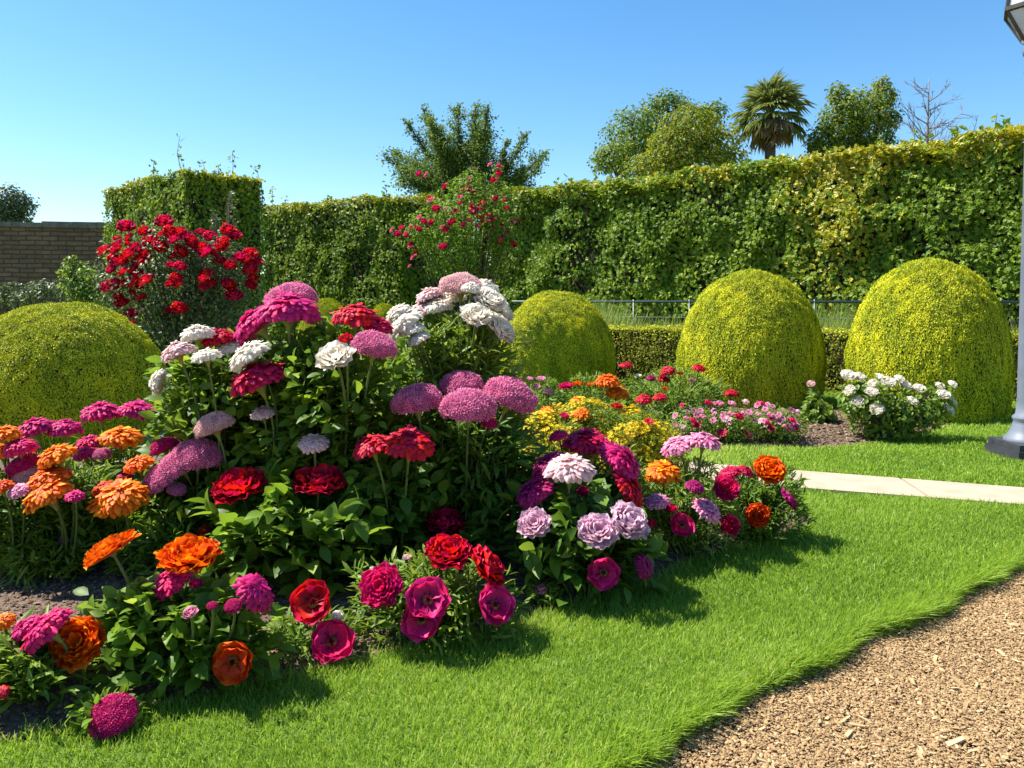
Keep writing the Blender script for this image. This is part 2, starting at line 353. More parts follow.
PATH = [ext(pn0, pn1, -5), ext(pn0, pn1, 2.2), ext(pf0, pf1, 1.75), ext(pf0, pf1, -3.2)]
EDGE = [(-9, .9), (-3.5, 1.0), (-1.6, 1.15), (-.6, 1.5), (0, 1.95)] + gxy([(640, 747), (690, 722), (730, 700), (780, 677), (825, 655), (900, 620), (970, 585), (1024, 561)]) + [(3.3, 4.5), (4.2, 5.05), (5.5, 5.75), (8, 7), (12, 8.6)]
EDGE = np.array(EDGE)
for _ in range(2):
    q = EDGE; EDGE = np.concatenate([[q[0]], np.stack([.75 * q[:-1] + .25 * q[1:], .25 * q[:-1] + .75 * q[1:]], 1).reshape(-1, 2), [q[-1]]])
t_ = np.concatenate([[0], np.cumsum(np.linalg.norm(np.diff(EDGE, axis=0), axis=1))]); tt = np.arange(0, t_[-1], .04); EDGE = np.stack([np.interp(tt, t_, EDGE[:, 0]), np.interp(tt, t_, EDGE[:, 1])], 1)
EDGE = EDGE + (np.stack([vnoise(np.stack([EDGE[:, 0], EDGE[:, 1], 0 * tt + 3], 1), 3.5), vnoise(np.stack([EDGE[:, 0], EDGE[:, 1], 0 * tt + 9], 1), 5)], 1) - .5) * .07
LAWN = [tuple(e) for e in EDGE] + [(70, 9), (70, 90), (-70, 90), (-70, .9)]

CORE_SHADE = surf('twig_core_shade', (.018, .014, .009), (.05, .036, .022), 18, .95, .8)  # solid hedge and dome cores: twig brown, painted dark as shade between leaves
EARTH = surf('earth_gravel', (.20, .12, .06), (.30, .19, .10), 60, .95, .6)
LAWNM = surf('lawn_earth', (.07, .12, .014), (.11, .17, .02), 25, .95, .5)
SOIL = surf('soil', (.075, .048, .033), (.17, .115, .08), 45, .95, .8)
CONC = surf('path_concrete', (.33, .26, .185), (.43, .345, .25), 5, .85, .15)
g = MB(); g.add([(-500, -300, -.05), (500, -300, -.05), (500, 700, -.05), (-500, 700, -.05)], np.array([(0, 1, 2, 3)]))
tag(g.build('ground', EARTH), kind='structure')
def flat_poly(name, poly, z, mat, skirt=0.0, side=None):
    import bmesh
    bm = bmesh.new(); vs = [bm.verts.new((x, y, z)) for x, y in poly]; f = bm.faces.new(vs); f.normal_update()
    if f.normal.z < 0: f.normal_flip()
    if skirt:
        lo = [bm.verts.new((x, y, z - skirt)) for x, y in poly]
        for i in range(len(vs)): bm.faces.new((vs[i - 1], vs[i], lo[i], lo[i - 1])).material_index = 1
    bmesh.ops.triangulate(bm, faces=[f]); me = bpy.data.meshes.new(name); bm.to_mesh(me); bm.free(); me.materials.append(mat); me.materials.append(side or mat)
    return tag(link(name, me), kind='structure')
flat_poly('lawn', LAWN, 0, LAWNM, .12, SOIL)
def soil_z(p, poly, h=.06):
    d = pdist(p, poly); ins = inpoly(p, poly); s = np.clip(d / .45, 0, 1); s = s * s * (3 - 2 * s)
    q = np.concatenate([p, np.zeros((len(p), 1))], 1)
    return np.where(ins, .005 + h * s + .02 * (vnoise(q, 7) - .4) * s + .012 * (vnoise(q, 19) - .4) * s, -.03 * np.clip(d / .05, 0, 1) - .004)
def soil(name, poly, step, h):
    lo = poly.min(0) - .1; hi = poly.max(0) + .1; xs = np.arange(lo[0], hi[0], step); ys = np.arange(lo[1], hi[1], step)
    X, Y = np.meshgrid(xs, ys); p = np.stack([X.ravel(), Y.ravel()], 1); z = soil_z(p, poly, h); nx, ny = len(xs), len(ys)
    i = (np.arange(ny - 1)[:, None] * nx + np.arange(nx - 1)).ravel(); F = np.stack([i, i + 1, i + nx + 1, i + nx], 1); near = inpoly(p, poly) | (pdist(p, poly) < step * 1.6); F = F[near[F].all(1)]
    m = MB(); m.add(np.concatenate([p, z[:, None]], 1), F); o = m.build(name, SOIL, smooth=True); return tag(o, kind='structure')
soil('flower_bed', BED, .05, .06); soil('rear_flower_bed', REAR, .06, .04)
# paved path: slabs with open joints
m = MB(); a0, a1 = np.array(PATH[0]), np.array(PATH[1]); b0, b1 = np.array(PATH[3]), np.array(PATH[2]); ns = 9
jn = [G(843, 493)[:2], G(968, 502)[:2]]
for i in range(ns):
    t0, t1 = i / ns + .0009, (i + 1) / ns - .0009
    q = [a0 + (a1 - a0) * t0, a0 + (a1 - a0) * t1, b0 + (b1 - b0) * t1, b0 + (b1 - b0) * t0]
    V = [(x, y, -.03) for x, y in q] + [(x, y, .018) for x, y in q]
    m.add(V, np.array([(4, 5, 6, 7), (0, 1, 5, 4), (1, 2, 6, 5), (2, 3, 7, 6), (3, 0, 4, 7)]), 0)
tag(m.build('path', CONC), kind='structure')

# ------------------------------------------------------------------ grass, gravel, mulch (uncountable)
def fru(n, y0, y1, k=.70, ex=.5):
    """random ground points in the wedge the picture can see, with a margin to each side"""
    y = np.sqrt(rng.random(n) * (y1 ** 2 - y0 ** 2) + y0 ** 2); x = (rng.random(n) * 2 - 1) * (k * y + ex); return np.stack([x, y], 1)
def lawn_pts(dens, y0, y1):
    n = int(dens * ((.70 * (y1 ** 2 - y0 ** 2)) + 2 * .5 * (y1 - y0))); p = fru(n, y0, y1)
    nb = (vnoise(np.concatenate([p, np.zeros((n, 1))], 1), 14) - .5) * .10
    dB = pdist(p, BED); inB = inpoly(p, BED) & (dB > .02 + nb * .6)
    ok = inpoly(p, LAWN) & ~inB & ~inpoly(p, REAR) & ~inpoly(p, PATH); return p[ok]
m = MB()
for dens, y0, y1, h, wd in ((21000, 1.9, 3.4, .034, .0032), (12000, 3.4, 5.2, .034, .0045), (5500, 5.2, 8, .036, .008), (2200, 8, 15.5, .04, .014)):
    p = lawn_pts(dens, y0, y1); n = len(p); pos = np.concatenate([p, np.zeros((n, 1))], 1)
    cl = vnoise(pos, 3.2); c2 = vnoise(pos + 40, 1.1)
    d = np.stack([rng.normal(0, .38, n) + .25 * (c2 - .5), rng.normal(0, .38, n), np.ones(n)], 1)
    sz = h * rng.uniform(.6, 1.25, n) * (.75 + .6 * cl)
    ang = rng.uniform(0, 6.28, n); nr = np.stack([np.cos(ang), np.sin(ang), np.zeros(n)], 1)
    m.scatter(BLADE, pos, rot_frames(d, nr), np.stack([wd * rng.uniform(.7, 1.3, n), sz, sz], 1), 0, np.clip(rng.beta(2, 2.4, n) + .35 * (cl - .5) + .5 * (c2 - .5) + (rng.random(n) < .025) * .6, 0, 1))
# long uncut grass hanging over the gravel edge
seg = np.diff(EDGE, axis=0); L = np.linalg.norm(seg, axis=1); n = 60000; k = rng.choice(len(seg), n, p=L / L.sum()); u = rng.random(n)
p = EDGE[k] + seg[k] * u[:, None]; out = np.stack([seg[k][:, 1], -seg[k][:, 0]], 1) / L[k][:, None]
back = rng.exponential(.06, n) - .012; p = p - out * back[:, None]; ok = (p[:, 1] > 1.5) & (p[:, 1] < 8); p, out = p[ok], out[ok]; n = len(p)
pos = np.concatenate([p, np.full((n, 1), -.01)], 1); cl = vnoise(pos, 9)
lean = rng.uniform(.1, .95, n); d = np.concatenate([out * lean[:, None] + rng.normal(0, .3, (n, 2)), np.full((n, 1), .75)], 1)
sz = rng.uniform(.04, .115, n) * (.5 + .9 * cl) * np.exp(-np.maximum(back[ok], 0) * 4); z = np.concatenate([-out, np.full((n, 1), -.6)], 1) + rng.normal(0, .3, (n, 3))
m.scatter(BLADE, pos, rot_frames(d, z), np.stack([rng.uniform(.002, .0045, n), sz, -sz], 1), 0, np.clip(rng.beta(2, 3, n) + .2 * (cl - .5), 0, 1))
n = 26000; k = rng.choice(len(seg), n, p=L / L.sum()); p = EDGE[k] + seg[k] * rng.random(n)[:, None]; out = np.stack([seg[k][:, 1], -seg[k][:, 0]], 1) / L[k][:, None]
p = p + out * rng.uniform(-.015, .012, n)[:, None]; ok = (p[:, 1] > 1.5) & (p[:, 1] < 8); p, out = p[ok], out[ok]; n = len(p); pos = np.concatenate([p, rng.uniform(-.045, 0, (n, 1))], 1); cl = vnoise(pos, 7)
d = np.concatenate([out * rng.uniform(.3, 1.3, (n, 1)) + rng.normal(0, .35, (n, 2)), rng.uniform(.1, .8, (n, 1))], 1); sz = rng.uniform(.025, .07, n) * (.5 + .9 * cl)
m.scatter(BLADE, pos, rot_frames(d, np.concatenate([-out, np.full((n, 1), -.6)], 1) + rng.normal(0, .3, (n, 3))), np.stack([rng.uniform(.002, .004, n), sz, -sz], 1), 0, np.clip(rng.beta(2, 3, n) + .2 * (cl - .5), 0, 1))
# ragged tufts where the lawn meets the flower bed
n = 9000; q = np.concatenate([BED, BED[:1]]); seg = np.diff(q, axis=0); L = np.linalg.norm(seg, axis=1); k = rng.choice(len(seg), n, p=L / L.sum())
p = q[k] + seg[k] * rng.random(n)[:, None] + rng.normal(0, .02, (n, 2)); keep = (vnoise(np.concatenate([p, np.zeros((n, 1))], 1), 10) > .38) & (np.abs(p[:, 0]) < .75 * p[:, 1] + .5) & (p[:, 1] > 1.5) & (p[:, 1] < 5)
p = p[keep]; n = len(p); pos = np.concatenate([p, np.zeros((n, 1))], 1); ang = rng.uniform(0, 6.28, n); sz = rng.uniform(.03, .075, n)
m.scatter(BLADE, pos, rot_frames(np.stack([rng.normal(0, .4, n), rng.normal(0, .4, n), np.ones(n)], 1), np.stack([np.cos(ang), np.sin(ang), 0 * ang], 1)), np.stack([rng.uniform(.002, .004, n), sz, sz], 1), 0)
tag(m.build('grass', GRASS), 'short green lawn grass with longer blades along its edges', 'grass', kind='stuff')

OCT = np.array([(1, 0, 0), (-1, 0, 0), (0, 1, 0), (0, -1, 0), (0, 0, 1), (0, 0, -1), (.62, .62, .5), (-.62, .62, .5), (-.62, -.62, .5), (.62, -.62, .5)], float)
STONE = (OCT, [np.array([(4, 6, 7), (4, 7, 8), (4, 8, 9), (4, 9, 6), (0, 6, 9), (2, 7, 6), (1, 8, 7), (3, 9, 8), (0, 2, 6), (2, 1, 7), (1, 3, 8), (3, 0, 9)])])
CHIP = (np.array([(-1, -.4, 0), (1, -.55, .1), (1.15, .3, 0), (-.8, .5, .12), (-1, -.4, .35), (1, -.55, .42), (1.15, .3, .36), (-.8, .5, .45)]),
        [np.array([(4, 5, 6, 7), (0, 1, 5, 4), (1, 2, 6, 5), (2, 3, 7, 6), (3, 0, 4, 7)])])
def rnd_frames(n, tilt=.35):
    a = rng.uniform(0, 6.28, n); z = nrm(np.stack([rng.normal(0, tilt, n), rng.normal(0, tilt, n), np.ones(n)], 1)); return rot_frames(np.stack([np.cos(a), np.sin(a), 0 * a], 1), z)
GRAVELM = rndmat('gravel_stone', [(0, (.17, .095, .04)), (.35, (.29, .18, .082)), (.8, (.38, .255, .122)), (1, (.53, .39, .22))], .85)
MULCHM = rndmat('mulch_crumb', [(0, (.05, .03, .018)), (.5, (.13, .084, .052)), (.85, (.22, .15, .095)), (1, (.36, .26, .18))], .9)
m = MB(); n = 480000; y = rng.uniform(1.6, 4.9, n); x = rng.uniform(-.2, 4.2, n); p = np.stack([x, y], 1); ok = ~inpoly(p, LAWN) & (x < .72 * y + .4); p = p[ok]; n = len(p)
pos = np.concatenate([p, -.05 + rng.uniform(-.001, .006, (n, 1)) + .02 * vnoise(np.concatenate([p, np.zeros((n, 1))], 1), 5)[:, None]], 1)
s_ = rng.lognormal(math.log(.0033), .40, n); m.scatter(STONE, pos, rnd_frames(n), np.stack([s_ * rng.uniform(.8, 1.5, n), s_, s_ * rng.uniform(.5, .9, n)], 1), 0, rng.beta(2, 2, n))
n = 1500; k = rng.choice(len(pos), n); q = pos[k] + np.array([0, 0, .004]); s_ = rng.lognormal(math.log(.0068), .4, n)
m.scatter(CHIP, q, rnd_frames(n, .3), np.stack([s_ * rng.uniform(.8, 1.8, n), s_ * .8, s_ * .7], 1), 0, rng.beta(4, 1.4, n))
tag(m.build('gravel', GRAVELM), 'loose brown gravel and bark chips of the foreground path', 'gravel', kind='stuff')
m = MB()
for poly, n0, ymax, h, sc, k0 in ((BED, 150000, 4.8, .06, .0048, .72), (REAR, 22000, 12, .04, .010, .75)):
    lo, hi = poly.min(0), poly.max(0); p = rng.uniform(lo, hi, (n0, 2)); ok = inpoly(p, poly) & (p[:, 1] < ymax) & (np.abs(p[:, 0]) < k0 * p[:, 1] + .4); p = p[ok]; n = len(p)
    pos = np.concatenate([p, soil_z(p, poly, h)[:, None] + .002], 1); s_ = rng.lognormal(math.log(sc), .45, n)
    m.scatter(STONE, pos, rnd_frames(n, .4), np.stack([s_ * rng.uniform(.8, 1.7, n), s_, s_ * rng.uniform(.5, .9, n)], 1), 0, rng.beta(2, 2, n))
tag(m.build('mulch', MULCHM), 'fine brown mulch and grit covering the flower beds', 'mulch', kind='stuff')

# ------------------------------------------------------------------ hedges, topiary, wall
def shell_leaves(m, pos, nn, size, tpl, mi=0, rnd=None, droop=.35, spread=.55):
    n = len(pos); d = np.cross(nn, rng.normal(size=(n, 3))) + np.array([0, 0, -droop]) + nn * .25
    m.scatter(tpl, pos, rot_frames(d, nn + rng.normal(0, spread, (n, 3))), size, mi, rnd)
def hedge(name, A, B, thick, h, dens, size, label, mats, yel=None, tpl=LIVY, bump=.35, freq=1.3, cat='hedge', hB=None, topn=1.0, ends=True):
    A = np.array(A, float); B = np.array(B, float); hB = h if hB is None else hB
    d = B - A; L = np.linalg.norm(d); d = d / L; nn = np.array([d[1], -d[0]])      # front faces the camera side
    mid = (A + B) / 2; m = MB(); inset = bump * 1.15
    def face(n, kind):
        u = rng.random(n); v = rng.random(n)
        if kind == 'front': xy = A + d * (u * L)[:, None]; z = v * (h + (hB - h) * u); nv = np.array([nn[0], nn[1], 0.12])
        elif kind == 'back': xy = A + d * (u * L)[:, None] - nn * thick; z = v * (h + (hB - h) * u); nv = np.array([-nn[0], -nn[1], .12])
        elif kind == 'left': xy = A - nn * (u * thick)[:, None]; z = v * h; nv = np.array([-d[0], -d[1], .1])
        elif kind == 'right': xy = B - nn * (u * thick)[:, None]; z = v * hB; nv = np.array([d[0], d[1], .1])
        else: xy = A + d * (u * L)[:, None] - nn * (v * thick)[:, None]; z = h + (hB - h) * u; nv = np.array([0, 0, 1.])
        return np.concatenate([xy, z[:, None]], 1), np.broadcast_to(nrm(nv), (n, 3))
    for kind, area in (('front', L * h), ('left', thick * h if ends else 0), ('right', thick * hB if ends else 0), ('top', L * thick)):
        n = int(dens * area * (topn if kind == 'top' else 1));
        if n == 0: continue
        p, nv = face(n, kind); b = (vnoise(p, freq) * .6 + vnoise(p + 9, freq * 2.6) * .4 - .55) * 2 * bump
        p = p + nv * (b - rng.exponential(bump * .22, n))[:, None] + rng.normal(0, .02, (n, 3))
        keep = rng.random(n) < np.clip((.75 if kind == 'top' else .4) + 2.2 * (vnoise(p + 21, freq * 1.1) * .6 + vnoise(p + 33, freq * 3) * .4 - .32), .25, 1)
        p, nv = p[keep], nv[keep]; n = len(p); rnd = np.clip(rng.beta(2, 2.2, n) + .4 * (vnoise(p, .9) - .5), 0, 1); mi = np.zeros(n, int)
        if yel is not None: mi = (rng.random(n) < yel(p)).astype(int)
        shell_leaves(m, p, nv, size * rng.uniform(.7, 1.3, n), tpl, mi, rnd)
    i0 = inset; q = [A + d * i0 - nn * i0, B - d * i0 - nn * i0, B - d * i0 - nn * (thick - i0 * .3), A + d * i0 - nn * (thick - i0 * .3)]
    zz = [h - i0 * .55, hB - i0 * .55, hB - i0 * .55, h - i0 * .55]
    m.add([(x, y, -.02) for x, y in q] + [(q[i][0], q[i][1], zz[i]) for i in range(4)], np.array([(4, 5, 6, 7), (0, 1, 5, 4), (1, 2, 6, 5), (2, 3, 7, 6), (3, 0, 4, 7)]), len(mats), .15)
    root = empty(name, (mid[0], mid[1], 0), label, cat); part(m, 'foliage', list(mats) + [CORE_SHADE], root); return root, d, nn
def sprig_up(root, spots, mat, size=.09):
    for b, h in spots:
        m = MB(); b = np.array(b); tip = b + np.array([rng.normal(0, .08), rng.normal(0, .08), h]); mid = (b + tip) / 2 + rng.normal(0, .04, 3)
        m.tube([b - np.array([0, 0, .3]), b, mid, tip], [.012, .01, .007, .003], 4, 0)
        n = int(10 + 26 * h); t = rng.random(n); pos = b + (tip - b) * t[:, None] + rng.normal(0, .03, (n, 3))
        shell_leaves(m, pos, nrm(rng.normal(size=(n, 3)) + np.array([0, 0, .5])), size * rng.uniform(.6, 1.2, n), LS, 1)
        part(m, 'sprig', [BARK, mat], root)

top_y = lambda hh: (lambda p: np.clip((p[:, 2] - (hh - .5)) / .9, 0, .55) * (vnoise(p, .8) > .35))
big_A, big_B = np.array([-1.25, 22.7]), np.array([14.2, 9.45])
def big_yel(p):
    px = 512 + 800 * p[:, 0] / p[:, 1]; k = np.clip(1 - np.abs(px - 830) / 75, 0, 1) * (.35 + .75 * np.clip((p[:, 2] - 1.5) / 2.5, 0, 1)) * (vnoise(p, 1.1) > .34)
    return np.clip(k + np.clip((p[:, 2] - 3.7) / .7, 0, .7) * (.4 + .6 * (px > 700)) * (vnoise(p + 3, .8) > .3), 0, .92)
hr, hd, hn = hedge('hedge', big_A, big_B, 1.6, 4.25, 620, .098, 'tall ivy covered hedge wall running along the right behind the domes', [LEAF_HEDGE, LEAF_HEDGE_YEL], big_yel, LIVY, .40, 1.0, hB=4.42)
sp = []
for px, h in ((548, .25), (560, .3), (583, .35), (600, .3), (870, .3), (905, .35), (945, .3), (985, .45), (1000, .3)):
    k = (px - 512) / 800; t = (big_A[1] * k - big_A[0]) / ((big_B - big_A)[0] - k * (big_B - big_A)[1]); q = big_A + (big_B - big_A) * t - hn * .5; sp.append(((q[0], q[1], 4.25), h))
sprig_up(hr, sp, LEAF_HEDGE, .13)
c1 = P(184, 168, 18.0); l1 = P(104, 190, 21.6); r1 = P(263, 181, 20.3)
dh = hedge('hedge', l1[:2], c1[:2], 1.95, 4.25, 640, .08, 'square clipped hedge block behind the red rose bush beside the stone wall', [LEAF_HEDGE, LEAF_HEDGE_YEL], top_y(4.25), LIVY, .14, 1.6)
sprig_up(dh[0], [((P(155, 175, 19.8)[0], 19.8, 4.2), .55), ((P(181, 160, 18.6)[0], 18.6, 4.25), .85), ((P(200, 170, 19)[0], 19, 4.2), .4), ((P(232, 170, 19.8)[0], 19.8, 4.2), .75), ((P(262, 190, 20.5)[0], 20.5, 4.1), .6), ((P(218, 170, 19.4)[0], 19.4, 4.2), .35)], LEAF_HEDGE, .12)
c2 = P(400, 193, 22.4); l2 = P(252, 208, 26.0)
h2 = hedge('hedge', l2[:2], c2[:2], 3.3, 4.25, 600, .09, 'clipped ivy hedge block left of the fuchsia shrub', [LEAF_HEDGE, LEAF_HEDGE_YEL], top_y(4.25), LIVY, .24, 1.2)
sprig_up(h2[0], [((P(272, 205, 26)[0], 26, 4.15), .8), ((P(283, 205, 25.5)[0], 25.5, 4.15), .5), ((P(330, 200, 24.6)[0], 24.6, 4.15), .3), ((P(385, 195, 23)[0], 23, 4.2), .4)], LEAF_HEDGE, .13)
lo0, lo1 = P(470, 328, 14.2), P(1110, 330, 9.6)
hedge('hedge', lo0[:2], lo1[:2], .7, .86, 4200, .034, 'low clipped brownish hedge running behind the four golden domes', [LEAF_LOW, LEAF_BOX], lambda p: np.clip((p[:, 2] - .62) / .25, 0, .6), LT, .06, 4)

# weedy strip and wire fence between the low hedge and the tall one
fd = nrm(lo1[:2] - lo0[:2]); fnn = np.array([-fd[1], fd[0]]); f0 = lo0[:2] + fnn * 1.5; f1 = lo1[:2] + fnn * 1.5; LF = np.linalg.norm(f1 - f0)
n = 16000; u = rng.random(n); p = lo0[:2] + (lo1[:2] - lo0[:2]) * u[:, None] + fnn * rng.uniform(.9, 2.6, n)[:, None]; pos = np.concatenate([p, np.zeros((n, 1))], 1)
sz = rng.uniform(.6, 1.25, n) * (.7 + .5 * vnoise(pos, 1.2)); ang = rng.uniform(0, 6.28, n)
m = MB(); m.scatter(BLADE, pos, rot_frames(np.stack([rng.normal(0, .13, n), rng.normal(0, .13, n), np.ones(n)], 1), np.stack([np.cos(ang), np.sin(ang), 0 * ang], 1)), np.stack([rng.uniform(.012, .025, n), sz, sz * .7], 1), 0)
tag(m.build('tall_grass', WEED), 'rough tall grass along the wire fence behind the low hedge', 'grass', kind='stuff')
METAL = surf('fence_metal', (.06, .085, .09), (.10, .13, .13), 20, .45, .1, .6)
root = empty('wire_fence', (*((f0 + f1) / 2), 0), 'grey metal wire fence with a top rail in front of the tall hedge', 'fence')
m = MB(); m.tube([(*f0, 1.27), (*f1, 1.27)], .02, 8); part(m, 'rail', METAL, root, True)
for i in range(9):
    q = f0 + (f1 - f0) * (i + .45) / 9; m = MB(); m.tube([(*q, -.05), (*q, 1.31)], .017, 8); part(m, 'post', METAL, root, True)
m = MB()
for z in (.25, .5, .75, 1.0): m.tube([(*f0, z), (*f1, z)], .004, 4)
for i in range(int(LF / .16)): q = f0 + (f1 - f0) * i * .16 / LF; m.tube([(*q, 0), (*q, 1.27)], .003, 3)
part(m, 'wire_mesh', METAL, root)

def dome_mesh():
    m = MB(); n = 150000; t = rng.random(n); a = rng.uniform(0, 6.2832, n)
    prof = lambda t: (1 - np.clip(t, 0, 1) ** 3.0) ** .5 * (.94 + .06 * np.clip(t / .3, 0, 1))
    th = np.linspace(0, 1, 200); rr = prof(th); ds = np.sqrt(np.diff(th) ** 2 + np.diff(rr) ** 2) * (rr[1:] + rr[:-1]); cdf = np.concatenate([[0], np.cumsum(ds)]); cdf /= cdf[-1]
    t = np.interp(rng.random(n), cdf, th); r = prof(t); dr = (prof(np.clip(t + .004, 0, 1)) - prof(np.clip(t - .004, 0, 1))) / .008
    nn = nrm(np.stack([np.cos(a), np.sin(a), np.clip(-dr, -.2, 12)], 1)); pos = np.stack([r * np.cos(a), r * np.sin(a), t], 1)
    b = (vnoise(pos, 3.2) - .5) * .04 + (vnoise(pos, 16) - .5) * .034; pos = pos + nn * (b - rng.exponential(.008, n))[:, None]
    d = np.cross(nn, rng.normal(size=(n, 3))) * .8 + nn * rng.uniform(.1, .7, n)[:, None]
    m.scatter(LT, pos, rot_frames(d, nn + rng.normal(0, .2, (n, 3))), np.stack([rng.uniform(.011, .021, n)] * 3, 1) * np.array([1, 1.25, 1]), 0, np.clip(rng.beta(2, 2, n) + .9 * (vnoise(pos + 7, 6) - .5) * .6, 0, 1))
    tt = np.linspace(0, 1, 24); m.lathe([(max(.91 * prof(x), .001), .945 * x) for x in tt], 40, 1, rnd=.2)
    return m.mesh('golden_dome', [LEAF_BOX, CORE_SHADE])
dome = dome_mesh()
for px, base, topy, wpx, lab in ((66, 452, 304, 206, 'golden dome topiary on the left beside the magenta and orange flowers'), (557, 392, 292, 122, 'golden dome topiary behind the yellow flowers, farthest of the three on the right lawn'),
                                 (749, 413, 271, 151, 'tall golden dome topiary behind the low pink flower mound'), (925, 425, 260, 160, 'tallest golden dome topiary standing behind the white rose bush'),
                                 (326, 374, 299, 62, 'small golden dome peeking out between the magenta and red flowers'), (385, 368, 304, 44, 'smallest golden dome peeking out beside the white flower heads')):
    b = G(px, base); y = b[1] * (1 + wpx / 1600); o = link('dome_topiary', dome, None, (P(px, base, y)[0], y, 0))
    hgt = P(px, topy, y)[2]; r = wpx / 1600 * y * .95; o.scale = (r, r, hgt); o.rotation_euler.z = rng.uniform(0, 6)
    tag(o, lab, 'topiary', 'golden dome topiaries')

# old stone wall on the left
def stone_mat():
    m, nt, out = newmat('old_stone'); tc = N(nt, 'ShaderNodeTexCoord'); sp = N(nt, 'ShaderNodeSeparateXYZ'); cb = N(nt, 'ShaderNodeCombineXYZ')
    nt.links.new(tc.outputs['Object'], sp.inputs[0]); nt.links.new(sp.outputs['X'], cb.inputs['X']); nt.links.new(sp.outputs['Z'], cb.inputs['Y'])
    b = N(nt, 'ShaderNodeTexBrick'); nz = N(nt, 'ShaderNodeTexNoise'); nz.inputs['Scale'].default_value = 1.6; nt.links.new(tc.outputs['Object'], nz.inputs['Vector']); vm = N(nt, 'ShaderNodeVectorMath', operation='MULTIPLY_ADD'); vm.inputs[1].default_value = (.16, .10, 0); nt.links.new(nz.outputs['Color'], vm.inputs[0]); nt.links.new(cb.outputs[0], vm.inputs[2]); nt.links.new(vm.outputs[0], b.inputs['Vector']); b.inputs['Scale'].default_value = 1; b.inputs['Brick Width'].default_value = .42; b.inputs['Row Height'].default_value = .135
    b.inputs['Mortar Size'].default_value = .018; b.inputs['Color1'].default_value = (.25, .15, .10, 1); b.inputs['Color2'].default_value = (.155, .092, .062, 1); b.inputs['Mortar'].default_value = (.10, .06, .04, 1); b.inputs['Bias'].default_value = -.1
    no = N(nt, 'ShaderNodeTexNoise'); no.inputs['Scale'].default_value = 5; no.inputs['Detail'].default_value = 8; nt.links.new(tc.outputs['Object'], no.inputs['Vector'])
    mx = N(nt, 'ShaderNodeMix', data_type='RGBA', blend_type='MULTIPLY'); mx.inputs[0].default_value = .6; r = ramp(nt, [(.3, (.5, .48, .46)), (.75, (1.25, 1.15, 1.05))]); nt.links.new(no.outputs['Fac'], r.inputs[0])
    nt.links.new(b.outputs['Color'], mx.inputs[6]); nt.links.new(r.outputs[0], mx.inputs[7])
    p = N(nt, 'ShaderNodeBsdfPrincipled'); p.inputs['Roughness'].default_value = .92; nt.links.new(mx.outputs[2], p.inputs['Base Color'])
    bp = N(nt, 'ShaderNodeBump'); bp.inputs['Strength'].default_value = .9; bp.inputs['Distance'].default_value = .04; ad = N(nt, 'ShaderNodeMath', operation='SUBTRACT')
    nt.links.new(no.outputs['Fac'], ad.inputs[0]); nt.links.new(b.outputs['Fac'], ad.inputs[1]); nt.links.new(ad.outputs[0], bp.inputs['Height']); nt.links.new(bp.outputs[0], p.inputs['Normal'])
    nt.links.new(p.outputs[0], out.inputs[0]); return m
STONEM = stone_mat()
wl = P(-260, 220, 22.0); wr = P(122, 229, 24.2); root = empty('stone_wall', (wl[0], wl[1], 0), 'old brown stone wall at the far left with a stone coping', 'wall')
ang = math.atan2(wr[1] - wl[1], wr[0] - wl[0]); root.rotation_euler.z = ang; LW = math.hypot(wr[0] - wl[0], wr[1] - wl[1]); HW = P(0, 220, 22.9)[2]
m = MB(); m.box((0, 0, -.1), (LW, .5, HW - .14)); link('wall_face', m.mesh('wall_face', STONEM), root)
m = MB(); x = 0
while x < LW:
    L_ = rng.uniform(.5, .9); hz = rng.uniform(-.03, .03); m.box((x + .008, -.07, HW - .137), (min(x + L_, LW), .57, HW + .02 + hz)); x += L_
link('coping', m.mesh('coping', surf('coping_stone', (.12, .10, .09), (.22, .19, .16), 8, .9, .5)), root)

